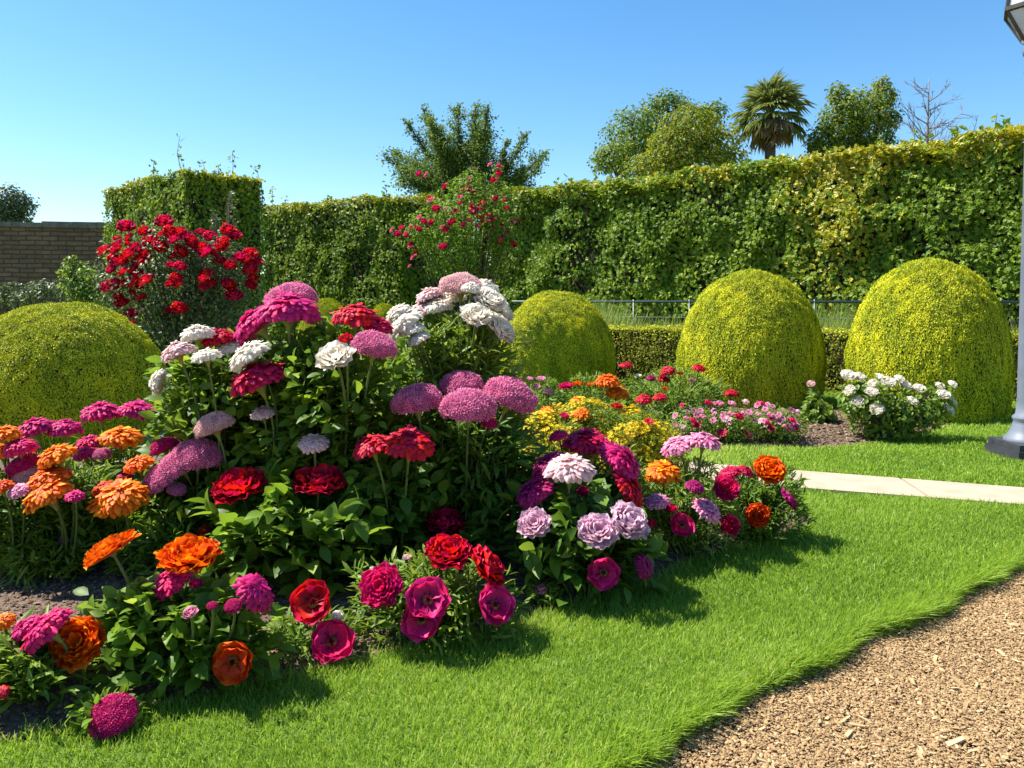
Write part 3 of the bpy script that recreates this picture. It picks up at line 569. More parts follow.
# ------------------------------------------------------------------ trees
def bez(a, c, b, n=6):
    t = np.linspace(0, 1, n)[:, None]; return (1 - t) ** 2 * np.array(a) + 2 * t * (1 - t) * np.array(c) + t ** 2 * np.array(b)
def tree(name, px, y, clumps, nleaf, size, mats, label, trunk_r=.22, tpl=LS, cat='tree', fork=2.6, yel=None, gap=.42):
    """clumps: (px, py, rx_px, ry_px, dy) crown lobes; limbs reach each lobe"""
    b = P(px, 300, y); root = empty(name, (b[0], y, 0), label, cat); s = y / FPX
    mt = MB(); top = min(c[1] for c in clumps); ht = P(px, top, y)[2]
    f = np.array([b[0], y, fork]); mt.tube(bez((b[0], y, -.1), (b[0] + .1, y, fork * .5), f), np.linspace(trunk_r, trunk_r * .7, 6), 10)
    m = MB(); area = sum(c[2] * c[3] for c in clumps)
    for (cx, cy, rx, ry, dy) in clumps:
        c = P(cx, cy, y + dy); rad = np.array([rx * s, (rx + ry) * .5 * s, ry * s])
        end = c + np.array([0, 0, rad[2] * .3]); mid = (f + end) / 2 + np.array([(end - f)[0] * .15, (end - f)[1] * .15, -.1 * abs(end[0] - f[0])])
        pts = bez(f, mid, end); mt.tube(pts, np.linspace(trunk_r * .5, .03, 6), 6)
        for k in range(5):
            d = nrm(rng.normal(size=3) + np.array([0, 0, .5])); q = pts[rng.integers(3, 6)]; mt.tube(bez(q, q + d * rad * .4, c + d * rad * .9), np.linspace(.04, .01, 6), 4)
        n = int(nleaf * rx * ry / area); d = nrm(rng.normal(size=(n, 3))); r = 1 - rng.beta(1.1, 2.6, n) * .75
        bump = .72 + .56 * vnoise(d * 1.9 + rng.uniform(0, 40, 3)); pos = c + d * rad * (r * bump)[:, None]; pos = pos + rng.normal(0, .06, (n, 3))
        ok = vnoise(pos, 1.5) * .5 + vnoise(pos + 5, 3.4) * .5 > gap; pos, d = pos[ok], d[ok]; n = len(pos)
        mi = np.zeros(n, int) if yel is None else (rng.random(n) < yel).astype(int)
        shell_leaves(m, pos, nrm(d + np.array([0, 0, .5])), size * rng.uniform(.6, 1.3, n), tpl, mi, np.clip(rng.beta(2, 2, n) + .5 * (vnoise(pos, .8) - .5), 0, 1), .2, .7)
    part(mt, 'trunk', BARK, root, True); part(m, 'crown', mats, root); return root
def plume_tree(px, y, base, plumes, label):
    b = P(px, 300, y); root = empty('plume_tree', (b[0], y, 0), label, 'tree'); s = y / FPX; mt = MB(); f = P(base[0], base[1], y)
    mt.tube(bez((b[0], y, -.1), (b[0] + .15, y, f[2] * .5), f), np.linspace(.3, .18, 6), 10); m = MB()
    for (sx, sy, cx, cy, tx, ty, wd, dy) in plumes:
        a = P(sx, sy, y + dy * .3); c = P(cx, cy, y + dy * .7); e = P(tx, ty, y + dy); pts = bez(a, c, e, 14)
        mt.tube(np.concatenate([[f], pts]), np.linspace(.09, .012, 15), 5)
        L_ = np.linalg.norm(e - a); nb = int(14 + 13 * L_)
        for k in range(nb):
            t = rng.uniform(.08, 1); q = pts[int(t * 13)]; wr_ = 1.35 * wd * s * (1.15 - .8 * t ** 1.5) * rng.uniform(.5, 1.1)
            d = nrm(nrm(e - a) * .8 + rng.normal(0, .55, 3)); tip = q + d * wr_ * 1.4
            mt.tube([q, (q + tip) / 2, tip], [.02, .012, .004], 3, cap=False)
            n = int(34 * max(.5, wr_ / .35)); u = rng.random(n); pos = q + (tip - q) * u[:, None] + rng.normal(0, .085, (n, 3)) * (.5 + .5 * wr_ / .4)
            shell_leaves(m, pos, nrm(rng.normal(size=(n, 3)) + np.array([0, 0, .6])), .10 * rng.uniform(.6, 1.3, n), LS, 0, np.clip(rng.beta(2, 2, n) + .25 * (t - .5), 0, 1), 0, .6)
    part(mt, 'trunk', BARK, root, True); part(m, 'crown', [LEAF_TREE], root)
plume_tree(465, 31, (468, 215), [
    (465, 200, 425, 180, 384, 157, 22, 0), (465, 200, 430, 175, 388, 148, 12, 1), (468, 200, 430, 160, 404, 118, 11, 0), (468, 200, 440, 150, 421, 105, 13, 1), (468, 195, 440, 150, 430, 118, 14, -1),
    (470, 200, 460, 150, 457, 106, 16, 0), (472, 200, 476, 150, 475, 102, 15, 1), (472, 200, 484, 150, 488, 105, 14, -.5), (470, 200, 450, 165, 440, 135, 20, -1), (475, 200, 485, 165, 487, 130, 16, 1),
    (462, 205, 430, 190, 400, 178, 18, -1), (480, 205, 500, 180, 507, 138, 10, 0), (482, 205, 508, 175, 527, 131, 11, .5), (485, 208, 515, 180, 548, 152, 13, 0), (485, 208, 515, 190, 540, 165, 14, -.5), (470, 205, 460, 180, 455, 150, 24, 0), (480, 210, 500, 195, 520, 175, 18, 0)],
    'dark green tree with upswept feathery branches behind the fuchsia shrub')
tree('broadleaf_tree', 655, 33, [(668, 118, 34, 26, 1), (632, 135, 30, 28, 0), (612, 158, 20, 14, -1), (655, 145, 40, 34, 1.5), (668, 104, 18, 12, .5), (700, 128, 26, 24, 2), (714, 112, 14, 12, 2), (620, 160, 34, 18, 1)], 15000, .15, [LEAF_TREE, LEAF_TREE_YEL],
     'rounded green tree left of the palm, half hidden by a yellower tree', .3, LS, yel=.12, gap=.38)
tree('broadleaf_tree', 690, 28, [(690, 126, 30, 24, 0), (672, 146, 24, 26, -.5), (718, 146, 28, 22, .5), (650, 168, 26, 16, -.5), (698, 160, 40, 20, 0), (735, 158, 18, 14, 1)], 11000, .13, [LEAF_TREE_YEL, LEAF_TREE],
     'yellow green leafy tree just left of the palm', .24, LS, yel=.25, gap=.36)
tree('broadleaf_tree', 855, 29, [(858, 108, 26, 22, 0), (842, 122, 24, 26, 0), (870, 128, 26, 24, .5), (882, 98, 14, 14, .5), (838, 95, 10, 12, 0), (890, 118, 12, 8, .5), (828, 140, 24, 18, 0), (865, 150, 36, 18, .5), (820, 152, 14, 16, 0), (882, 85, 8, 8, .6)], 13000, .13, [LEAF_TREE, LEAF_TREE_YEL],
     'bushy green tree right of the palm with ragged top', .24, LS, yel=.3, gap=.38)
tree('broadleaf_tree', 14, 42, [(10, 200, 20, 15, 0), (22, 206, 14, 10, 0), (2, 212, 22, 12, 0), (-14, 200, 18, 16, 0), (8, 222, 26, 10, 0), (-20, 222, 26, 12, 0)], 7500, .17, [LEAF_TREE_BLUE], 'distant dull green tree rising beyond the stone wall', .3, LS, gap=.36)
def bare_tree(px, y, topy, label):
    b = P(px, 300, y); root = empty('bare_tree', (b[0], y, 0), label, 'tree'); m = MB(); rs = np.random.default_rng(8)
    top = P(px + 2, topy, y); tr = bez((b[0], y, -.1), (b[0] - .1, y, top[2] * .5), top, 14); m.tube(tr, np.linspace(.15, .012, 14), 7)
    def limb(a, d, L_, r, depth):
        e = a + d * L_; c = (a + e) / 2 + np.array([0, 0, -.06 * L_]) + rs.normal(0, .05 * L_, 3); pts = bez(a, c, e, 6); m.tube(pts, np.linspace(r, r * .3, 6), 5, cap=False)
        if depth:
            for k in range(7 if depth == 2 else 5):
                q = pts[rs.integers(1, 6)]; dd = nrm(d + rs.normal(0, .55, 3) + np.array([0, 0, .25])); limb(q, dd, L_ * rs.uniform(.3, .5), r * .5, depth - 1)
    for k in range(24):
        t = .58 + .4 * k / 24; q = tr[min(12, int(t * 13))] + (tr[min(13, int(t * 13) + 1)] - tr[int(t * 13)]) * (t * 13 % 1); a = rs.choice([0, math.pi]) + rs.normal(0, .7)
        L_ = 1.75 * (1.05 - t) / .47 * rs.uniform(.6, 1.15) + .15; limb(q, nrm(np.array([math.cos(a), math.sin(a) * .8, rs.uniform(.3, .9)])), L_, .03 * (1.2 - t) + .01, 2 if L_ > .6 else 1)
    part(m, 'trunk', BARK_GREY, root, True)
bare_tree(927, 24, 79, 'leafless grey tree rising above the hedge near the lamp post')
def palm(px, y, cy, label):
    b = P(px, 300, y); root = empty('palm_tree', (b[0], y, 0), label, 'tree'); c = P(px, cy, y); m = MB()
    m.tube([(b[0], y, -.1), (b[0] + .02, y, 2), (c[0], y, c[2] - .1)], [.26, .2, .19], 12); part(m, 'trunk', surf('palm_bark', (.08, .055, .035), (.2, .15, .1), 10, .9, .9), root, True)
    rs = np.random.default_rng(4); mg = MB(); md = MB(); n = 46
    for k in range(n):
        u = (k + .5) / n; el = R(88 - 138 * u + rs.normal(0, 7)); az = k * 2.39996 + rs.normal(0, .2); d = np.array([math.cos(el) * math.cos(az), math.cos(el) * math.sin(az), math.sin(el)])
        Lp = rs.uniform(.5, .75); Lb = rs.uniform(.8, 1.05); q = c + d * Lp + np.array([0, 0, -.08 * (1 - abs(math.sin(el)))]); mm = md if (el < R(-36) or (el < R(-8) and rs.random() < .35)) else mg
        mm.tube([c, (c + q) / 2 + np.array([0, 0, .04]), q], [.025, .018, .012], 4, 1, cap=False, rnd=.4)
        side = nrm(np.cross(d, [0, 0, 1.0]) + 1e-3); up = np.cross(side, d); nb = 24; an = np.linspace(-1.35, 1.35, nb) + rs.normal(0, .04, nb)
        dd = np.cos(an)[:, None] * d + np.sin(an)[:, None] * side + np.array([0, 0, -.22]); mm.scatter(LN, np.repeat(q[None], nb, 0), rot_frames(dd, np.repeat(up[None], nb, 0) + rs.normal(0, .2, (nb, 3))), np.stack([np.full(nb, .42), Lb * rs.uniform(.8, 1, nb) * (.75 + .25 * np.cos(an)), np.full(nb, Lb * 2.0)], 1), 0)
    part(mg, 'fronds', [PALM_GREEN, STEM], root); part(md, 'dead_fronds', [PALM_DRY, BARK], root)
palm(770, 29, 116, 'fan palm with a skirt of dry brown fronds rising above the hedge')

# ------------------------------------------------------------------ shrubs
def shrub(name, px, base, ellipses, nleaf, size, mat, label, cat, flowers=(), kinds='r', group=None, tpl=LS, y=None, rnd_shift=0., gap=.0, spread=.18, flow_in=.85, fname='flower', nst=16):
    b = G(px, base) if y is None else np.array([P(px, 300, y)[0], y, 0.]); y = b[1]; s = y / FPX
    root = empty(name, b, label, cat, group); m = MB(); ms = MB(); area = sum(e[2] * e[3] for e in ellipses)
    for (cx, cy, rx, ry) in ellipses:
        c = P(cx, cy, y); rad = np.array([rx, (rx + ry) * .5, ry]) * s; n = int(nleaf * rx * ry / area); d = nrm(rng.normal(size=(n, 3))); r = 1 - rng.beta(1, 2, n) * .8
        pos = c + d * rad * (r * (.78 + .44 * vnoise(d * 2 + rng.uniform(0, 30, 3))))[:, None]; pos = pos[pos[:, 2] > .02]
        if gap: pos = pos[vnoise(pos, 5.5) > gap]
        n = len(pos); dd = nrm((pos - c) / rad + np.array([0, 0, .4])); shell_leaves(m, pos, dd, size * rng.uniform(.6, 1.3, n), tpl, 0, np.clip(rng.beta(2, 2, n) + rnd_shift, 0, 1), .1, .7)
        for k in range(nst):
            e = c + nrm(rng.normal(size=3) + np.array([0, -.2, .6])) * rad * rng.uniform(.6, 1); ms.tube(bez(b + np.append(rng.normal(0, .05, 2), 0), (b + e) / 2 + np.array([(e - b)[0] * -.15, 0, .1]), e), np.linspace(.014, .004, 6), 4)
    part(ms, 'stems', BARK, root); part(m, 'foliage', mat, root)
    for i, (fx, fy, fw, col) in enumerate(flowers):
        e = min(ellipses, key=lambda e: ((fx - e[0]) / e[2]) ** 2 + ((fy - e[1]) / e[3]) ** 2); q = 1 - min(1, ((fx - e[0]) / e[2]) ** 2 + ((fy - e[1]) / e[3]) ** 2)
        fy_ = y - math.sqrt(max(q, 0)) * (e[2] + e[3]) * .5 * s * flow_in; p = P(fx, fy, fy_)
        kd = kinds[i % len(kinds)]; o = link(fname, bloom(kd, col, i % 3), root); o.location = Vector(p - b); rr = fw / 1600 * fy_; o.scale = (rr,) * 3
        ax = Vector((rng.normal(0, .35) + (fx - e[0]) / e[2] * .5, -.55, .75)).normalized(); o.rotation_euler = ax.to_track_quat('Z', 'Y').to_euler()
    return root
red_pts = [(126, 227), (145, 232), (130, 238), (135, 246), (117, 250), (105, 251), (114, 260), (124, 272), (132, 270), (140, 275), (147, 281), (136, 283), (110, 287), (122, 303), (140, 297), (164, 222), (170, 232), (180, 232), (186, 236), (180, 252), (160, 247),
           (180, 267), (175, 278), (172, 283), (210, 237), (202, 247), (215, 250), (207, 252), (220, 260), (228, 231), (235, 236), (204, 280), (207, 274), (240, 257), (230, 266), (250, 254), (257, 262), (250, 270), (251, 285), (234, 296), (228, 285), (179, 309), (131, 314), (150, 240), (122, 262), (174, 240), (191, 241), (246, 260), (118, 244), (140, 262), (129, 255), (112, 270), (222, 244)]
shrub('rose_bush', 185, 398, [(180, 290, 62, 55), (128, 285, 32, 48), (228, 288, 36, 48), (170, 250, 45, 30), (205, 262, 40, 32), (180, 330, 75, 45)], 15000, .055, LEAF_GREY, 'red flowered rose bush in front of the square hedge block', 'shrub', [(x + dx, y + dy, rng.uniform(12, 20) * k, 'red' if i % 3 else 'crm') for i, (x, y) in enumerate(red_pts) for dx, dy, k in ((0, 0, 1), (rng.normal(0, 6), rng.normal(0, 6), .7))[:2 if i % 5 else 1]], 'rrd', gap=.32)
fu = [(499, 166), (499, 174), (496, 180), (469, 181), (445, 187), (472, 191), (460, 197), (431, 200), (472, 205), (472, 211), (456, 211), (489, 215), (494, 219), (494, 199), (505, 201), (470, 221), (452, 222), (446, 230), (419, 217), (420, 231), (407, 235), (397, 234), (410, 247), (414, 257), (442, 247), (432, 222), (502, 225), (425, 177), (436, 209), (483, 203), (512, 222), (515, 246), (424, 222), (413, 228), (463, 190), (478, 226), (500, 240)]
shrub('fuchsia_shrub', 470, 392, [(465, 215, 44, 38), (468, 248, 48, 30), (425, 232, 24, 26), (500, 210, 20, 34), (497, 178, 6, 16), (470, 188, 20, 20), (508, 245, 18, 22), (462, 268, 44, 14)], 12000, .05, LEAF, 'tall loose shrub dotted with pink red flowers before the dark hedge gap', 'shrub', [(x + dx, y + dy, rng.uniform(6, 10) * k, 'crm' if i % 3 else 'hot') for i, (x, y) in enumerate(fu) for dx, dy, k in ((0, 0, 1), (rng.normal(0, 4), rng.normal(0, 4), .75), (rng.normal(0, 8), rng.normal(0, 7), .7))[:3 if i % 2 else 2]], 'ry', gap=.34, nst=7)
wr_ = [(848, 376), (860, 377), (873, 384), (888, 382), (899, 380), (881, 379), (919, 389), (912, 401), (858, 402), (877, 409), (952, 385), (940, 386), (943, 395), (953, 402), (948, 410), (850, 390), (905, 386), (872, 392)]
shrub('rose_bush', 888, 440, [(878, 405, 34, 26), (905, 412, 36, 24), (936, 404, 20, 20), (856, 400, 16, 22), (886, 425, 34, 16)], 3600, .055, LEAF_FRESH, 'white rose bush in the rear bed before the tallest golden dome', 'shrub', [(x, y, rng.uniform(11, 16), 'wht') for x, y in wr_], 'rd', gap=.3)
shrub('leafy_plant', 819, 427, [(818, 415, 17, 13), (815, 403, 7, 14)], 380, .075, LEAF_FRESH, 'small leafy plant with one pale flower between two golden domes', 'plant', [(811, 384, 9, 'pal')], 'r', tpl=LB, nst=6)
shrub('wild_shrub', 30, 380, [(20, 297, 28, 14), (45, 292, 18, 14), (5, 300, 18, 12)], 1700, .07, LEAF_GREY, 'pale grey green wild shrub at the foot of the stone wall', 'shrub', y=13.5, gap=.35)
shrub('wild_shrub', 85, 380, [(82, 285, 22, 24), (72, 268, 7, 14), (100, 298, 26, 18)], 2000, .075, LEAF_FRESH, 'fresh green wild shrub between the wall and the red rose bush', 'shrub', y=12.5, gap=.35)
shrub('wild_shrub', 222, 380, [(232, 210, 4, 24), (215, 225, 4, 18), (224, 250, 8, 30)], 420, .06, LEAF_GREY, 'thin reddish stemmed shrub rising behind the red rose bush', 'shrub', y=13.0)

# ------------------------------------------------------------------ bedding plants
HEADS = []                                    # every flower head: the leaves are thinned where a head stands clear of them
def clear_of_heads(pos, d, sc):
    c = pos + nrm(d) * np.asarray(sc)[:, None] * .55; ok = np.ones(len(pos), bool)
    for p, r in HEADS:
        if abs(p[0] - c[:, 0].mean()) > 1.6 or abs(p[1] - c[:, 1].mean()) > 1.6: continue
        ax = nrm(np.array([0, 0, EYE]) - p); v = c - p; t = np.clip(v @ ax, 0, .42); ok &= np.linalg.norm(v - t[:, None] * ax, axis=1) > r * .88 + .22 * np.asarray(sc)
    return ok
def foliage_leaves(m, ms, b, rx, ry, h, nst, per, size, tpl, zlow=.12):
    t0 = .22 if h < .8 else .34; zl = .7 if h < .8 else .8
    ux = rng.uniform(-1, 1, (nst * 3, 2)); ux = ux[(ux ** 2).sum(1) < 1][:nst]
    for (u, v) in ux:
        rr = math.hypot(u, v); e = np.array([b[0] + u * rx, b[1] + v * ry, b[2] + h * (zlow + (1 - zlow) * math.sqrt(max(0, 1 - rr ** 3.2)) * rng.uniform(zl, 1.03))])
        a = np.array([b[0] + u * rx * .22, b[1] + v * ry * .22, b[2] - .01]); c = (a + e) / 2 + np.array([-u * rx * .1, -v * ry * .1, h * .12]); t = np.sort(rng.uniform(t0, 1, per)); t[-1] = 1
        pts = ((1 - t) ** 2)[:, None] * a + (2 * t * (1 - t))[:, None] * c + (t ** 2)[:, None] * e
        sp_ = bez(a, c, e, 7)
        if clear_of_heads(sp_, np.ones_like(sp_), np.zeros(7)).all(): ms.tube(sp_, np.linspace(.006, .0028, 7), 4, cap=False, rnd=rng.random())
        az = np.arange(per) * 2.4 + rng.uniform(0, 6); n = per
        d = np.stack([np.cos(az) + u * .6, np.sin(az) + v * .6, rng.uniform(-.15, .75, n) + .45 * t], 1); nz = np.stack([-.25 * np.cos(az) + rng.normal(0, .35, n), -.25 * np.sin(az) + rng.normal(0, .35, n), np.ones(n)], 1)
        sc = size * rng.uniform(.6, 1.25, n) * (1.12 - .4 * t); m.scatter(tpl, pts, rot_frames(d, nz), np.stack([sc * rng.uniform(.8, 1.2, n), sc, sc], 1), 0, np.clip(rng.beta(2, 2.2, n) + .25 * (t - .6), 0, 1), clear_of_heads(pts, d, sc))
def leaf_shell(m, b, rx, ry, h, size, tpl, cover=1.5):
    area = 3.2 * max(rx, ry) * h + 3.1 * rx * ry; n = int(cover * area / (size * size * (.30 if tpl is LB else .13))); n = min(n, 5200)
    a = rng.uniform(0, 6.2832, n); t = rng.random(n) ** .8; zc = np.sqrt(np.maximum(0, 1 - t ** 3.2)); side = rng.random(n) < .55
    t = np.where(side, rng.uniform(.86, 1, n), np.sqrt(rng.random(n))); z = np.where(side, rng.uniform(.05, .86, n), (1 - np.clip(t, 0, .97) ** 3.2) ** .5 * .9 + .05)
    u, v = np.cos(a) * t, np.sin(a) * t; q = np.stack([u * 2.6 + b[0] * 3, v * 2.6 + b[1] * 3, z * 2.6], 1); k = .76 + .40 * vnoise(q, 1.3) - rng.exponential(.07, n)
    pos = b + np.stack([u * rx * k, v * ry * k, z * h * (.80 + .32 * vnoise(q + 7, 1.2))], 1)
    d = np.stack([u, v, .45 * z], 1) * .8 + rng.normal(0, .5, (n, 3)); nz = np.stack([u * .55, v * .55, .75 + 0 * u], 1) + rng.normal(0, .38, (n, 3))
    sc = size * rng.uniform(.55, 1.15, n); m.scatter(tpl, pos, rot_frames(d, nz), np.stack([sc * rng.uniform(.8, 1.2, n), sc, sc], 1), 0, np.clip(rng.beta(2, 2.2, n) + .3 * (vnoise(q, 2) - .5), 0, 1), clear_of_heads(pos, d, sc))
PLANTS = []
def plant(*a, **k): PLANTS.append((a, k))
def layout(name, label, base, x0, x1, topy, leaf, size, flowers, mat=LEAF, nst=46, per=22, group=None, cat='flowering plant', ryk=.8):
    """where a plant and each of its flower heads stand"""
    b = G(*base); b[2] = max(0, float(soil_z(b[None, :2], BED)[0])); y = b[1]; s = y / FPX; cx = (x0 + x1) / 2
    rx = (x1 - x0) / 2 * s * 1.1; ry = rx * ryk; h = P(cx, topy - 9, y)[2] - b[2]; fb = np.array([P(cx, 300, y)[0], y, b[2]]); heads = []
    for i, f in enumerate(flowers):
        px, py, wd, kd, col, a, fc = f[:7]
        q = 1 - ((px - cx) / ((x1 - x0) / 2)) ** 2; inside = py > topy + 8 and q > 0
        if len(f) > 7: fy = y + f[7]
        elif inside: fy = y - (.92 * ry * math.sqrt(q) + .05)
        else: fy = y + rng.uniform(-.3, .2) * ry
        p = P(px, py, fy); r = wd / 1600 * fy * dict(z=.90, c=.95).get(kd, 1); ax = Vector((math.cos(R(fc)) * math.sin(R(a)), -math.sin(R(fc)), math.cos(R(fc)) * math.cos(R(a)))).normalized()
        p = p - np.array(ax) * r * .2; p[2] = max(p[2], r * .55 if fc > 40 else .03)
        heads.append((p, r, ax, kd, col)); HEADS.append((p, r))
    return b, fb, rx, ry, h, heads
def grow(lay, name, label, base, x0, x1, topy, leaf, size, flowers, mat=LEAF, nst=46, per=22, group=None, cat='flowering plant', ryk=.8):
    b, fb, rx, ry, h, heads = lay; nst = int(nst * 1.35); root = empty(name, b, label, cat, group)
    m = MB(); ms = MB(); tpl = dict(b=LB, n=LN)[leaf]; foliage_leaves(m, ms, fb, rx, ry, h, nst, per, size, tpl); leaf_shell(m, fb, rx, ry, h, size * .9, tpl)
    part(ms, 'stems', STEM, root); part(m, 'foliage', mat, root, True); cols = {f[4] for f in flowers}
    for i, (p, r, ax, kd, col) in enumerate(heads):
        o = link('flower', bloom(kd, col, i % 3), root); o.location = Vector(p - b); o.scale = (r, r, r * (1.0 if kd != 'z' else rng.uniform(.9, 1.1)))
        o.rotation_mode = 'QUATERNION'; qn = ax.to_track_quat('Z', 'Y'); from_ = qn @ Matrix.Rotation(rng.uniform(0, 6), 3, 'Z').to_quaternion(); o.rotation_quaternion = from_
        if len(cols) > 1: o['label'] = CNAME[col] + ' flower'
        # stalk with its flaring calyx, a sub-part of the flower
        A_ = np.array(ax); foot = fb + np.array([(p[0] - fb[0]) * .3, (p[1] - fb[1]) * .3, 0]); back = p - A_ * r * (.75 if kd in 'zc' else .5)
        hh = max(p[2] - b[2], .05); ctl = back - A_ * hh * .35; ctl[2] = max(ctl[2], b[2] + .02)
        st = .0048 + .0016 * (r > .06); mm = MB()
        if kd in 'zc':
            mm.tube(bez(foot, ctl, back, 10), np.linspace(st, st * .85, 10), 7, 0, cap=False, rnd=rng.random())
            mm.tube([back, p - A_ * r * .5, p - A_ * r * .3, p - A_ * r * .14], [st * .86, r * .12, r * .22, r * .40], 10, 1, rnd=rng.random())
        else:
            mm.tube(bez(foot, ctl, p - A_ * r * .22, 10), np.linspace(st, st * .8, 10), 7, 0, cap=False, rnd=rng.random())
            mm.tube([p - A_ * r * .22, p - A_ * r * .14, p - A_ * r * .06], [st * .8, r * .12, r * .24], 10, 1, rnd=.2)
        me = mm; me.v = [v - p for v in me.v]
        inv = np.array((from_.to_matrix() @ Matrix.Diagonal(o.scale)).inverted()); me.v = [v @ inv.T for v in me.v]
        so_ = link('flower_stalk', me.mesh('flower_stalk', [STEM, CALYX], True), o)
    return root
Z = 'zinnia_plant'; grp = 'bright bedding plants in the front flower bed'
# left group
plant(Z, 'bedding plant at the far left edge with orange, red and pink flower heads', (2, 590), -35, 48, 470, 'n', .075, [
    (4, 434, 32, 'z', 'yor', -5, 5), (20, 447, 32, 'z', 'hot', -5, 5), (3, 452, 32, 'z', 'yor', -5, 5), (23, 464, 36, 'c', 'mag', -25, 0), (28, 472, 34, 'c', 'pal', -25, 5), (1, 487, 24, 'z', 'ror', -15, 10), (19, 490, 22, 'z', 'pnk', 0, 20)], LEAF, 46, 22, grp)
plant(Z, 'plant with three stacked orange heads and two magenta heads above them', (62, 583), 18, 104, 462, 'n', .08, [
    (35, 428, 37, 'z', 'mag', -18, 2, .22), (65, 428, 32, 'z', 'mag', 0, 2, .26), (56, 456, 38, 'z', 'yor', -25, 5, -.16), (48, 477, 42, 'z', 'orn', -15, 8, -.20), (47, 493, 48, 'z', 'yor', -25, 8, -.25), (75, 496, 19, 'z', 'mag', 0, 10, -.3)], LEAF, 50, 22, grp)
plant(Z, 'plant topped by two tall magenta heads and one flat orange head before the left dome', (112, 552), 72, 150, 440, 'n', .08, [
    (101, 412, 38, 'z', 'mag', -5, 0, .15), (139, 409, 37, 'z', 'mag', 12, 0, .12), (121, 437, 42, 'z', 'yor', 5, 4, -.2), (89, 443, 26, 'z', 'hot', -10, 5), (85, 453, 24, 'z', 'hot', -10, 10), (102, 453, 19, 'c', 'pnk', 0, 10)], LEAF_FRESH, 54, 22, grp)
plant(Z, 'plant with a broad orange head left of the folded pink cockscomb', (128, 570), 90, 165, 492, 'n', .085, [
    (120, 497, 54, 'z', 'yor', -6, 18, -.33), (104, 487, 24, 'z', 'ror', -15, 10, -.26), (138, 464, 30, 'z', 'orn', -15, 8, -.2), (125, 476, 16, 'z', 'red', 0, 15)], LEAF_FRESH, 48, 22, grp)
plant('cockscomb_plant', 'plant bearing a large folded pink cockscomb head, left of the red dahlias', (182, 560), 140, 228, 478, 'n', .085, [
    (161, 475, 44, 'c', 'pnk', -35, 15, -.34), (178, 462, 46, 'c', 'pnk', -25, 12, -.32), (198, 452, 50, 'c', 'pnk', 5, 10, -.34), (163, 445, 30, 'c', 'mag', -25, 0, -.2), (177, 488, 20, 'c', 'pnk', 15, 10, -.36), (213, 423, 42, 'c', 'pal', -22, 0, -.36)], LEAF, 54, 22, grp)
# front left
plant(Z, 'broad leaved plant in front with two orange heads on stout stalks', (170, 683), 88, 262, 588, 'b', .085, [
    (108, 546, 58, 'd', 'orn', -30, 2), (190, 551, 62, 'd', 'orn', 2, 16), (172, 581, 44, 'z', 'hot', -28, 8), (196, 583, 14, 'r', 'hot', 0, 20), (256, 591, 44, 'z', 'mag', 48, 5), (190, 612, 15, 'r', 'pnk', 0, 30), (212, 605, 11, 'c', 'mag', 0, 20), (233, 605, 18, 'c', 'mag', 0, 25), (231, 663, 44, 'u', 'ror', 5, 78)], LEAF, 60, 26, grp, ryk=.55)
plant(Z, 'plant in the lower left corner with one round orange bloom facing out', (18, 706), -30, 72, 636, 'n', .10, [
    (76, 641, 55, 'd', 'orn', 10, 55), (45, 628, 52, 'z', 'hot', -42, 10), (24, 628, 30, 'z', 'mag', -40, 10), (3, 621, 22, 'z', 'yor', 0, 20), (2, 692, 14, 'z', 'red', 0, 40)], LEAF_FRESH, 46, 24, grp)
plant('cockscomb_plant', 'tiny plant with one purple pink head lying at the lawn edge in the lower left', (103, 727), 70, 130, 708, 'b', .045, [(112, 713, 48, 'c', 'mag', 0, 30, -.04)], LEAF, 9, 8, grp)
plant('bedding_plant', 'low leafy plant without open flowers between the far left orange heads', (38, 592), 5, 78, 545, 'n', .075, [(64, 540, 12, 'r', 'pnk', 0, 30)], LEAF_FRESH, 30, 18, grp)
plant('bedding_plant', 'leafy plant filling the gap below the broad orange head', (150, 583), 118, 215, 525, 'n', .085, [(204, 530, 14, 'r', 'ror', 0, 30)], LEAF, 34, 20, grp)
# tall centre group
plant('dahlia_plant', 'tall plant with a fan of white heads and a crimson head below them', (222, 566), 150, 290, 342, 'b', .088, [
    (158, 382, 27, 'z', 'wht', -78, 5), (177, 351, 34, 'z', 'pal', -22, 2), (197, 334, 34, 'z', 'wht', -10, 0), (219, 338, 34, 'z', 'red', -10, 2), (206, 355, 30, 'z', 'wht', -10, 5), (232, 347, 32, 'z', 'wht', -8, 5), (248, 355, 44, 'z', 'wht', -36, 5), (256, 377, 56, 'z', 'crm', -22, 5, -.3),
    (263, 413, 26, 'z', 'pal', -10, 5)], LEAF, 90, 26, grp)
plant('dahlia_plant', 'tall plant crowned by overlapping magenta heads, a crimson head and a white bloom', (325, 572), 250, 402, 326, 'b', .088, [
    (291, 295, 52, 'c', 'pnk', -5, 0, .15), (289, 309, 62, 'z', 'mag', 0, 2), (255, 323, 52, 'z', 'mag', -40, 2), (334, 354, 40, 'd', 'wht', -10, 40, -.4), (357, 316, 48, 'z', 'red', 4, 0), (378, 326, 32, 'z', 'crm', 12, 5), (375, 343, 48, 'c', 'pnk', 12, 5, -.2), (346, 338, 16, 'r', 'red', 0, 20), (314, 443, 32, 'z', 'pal', 0, 12, -.30)], LEAF, 100, 26, grp)
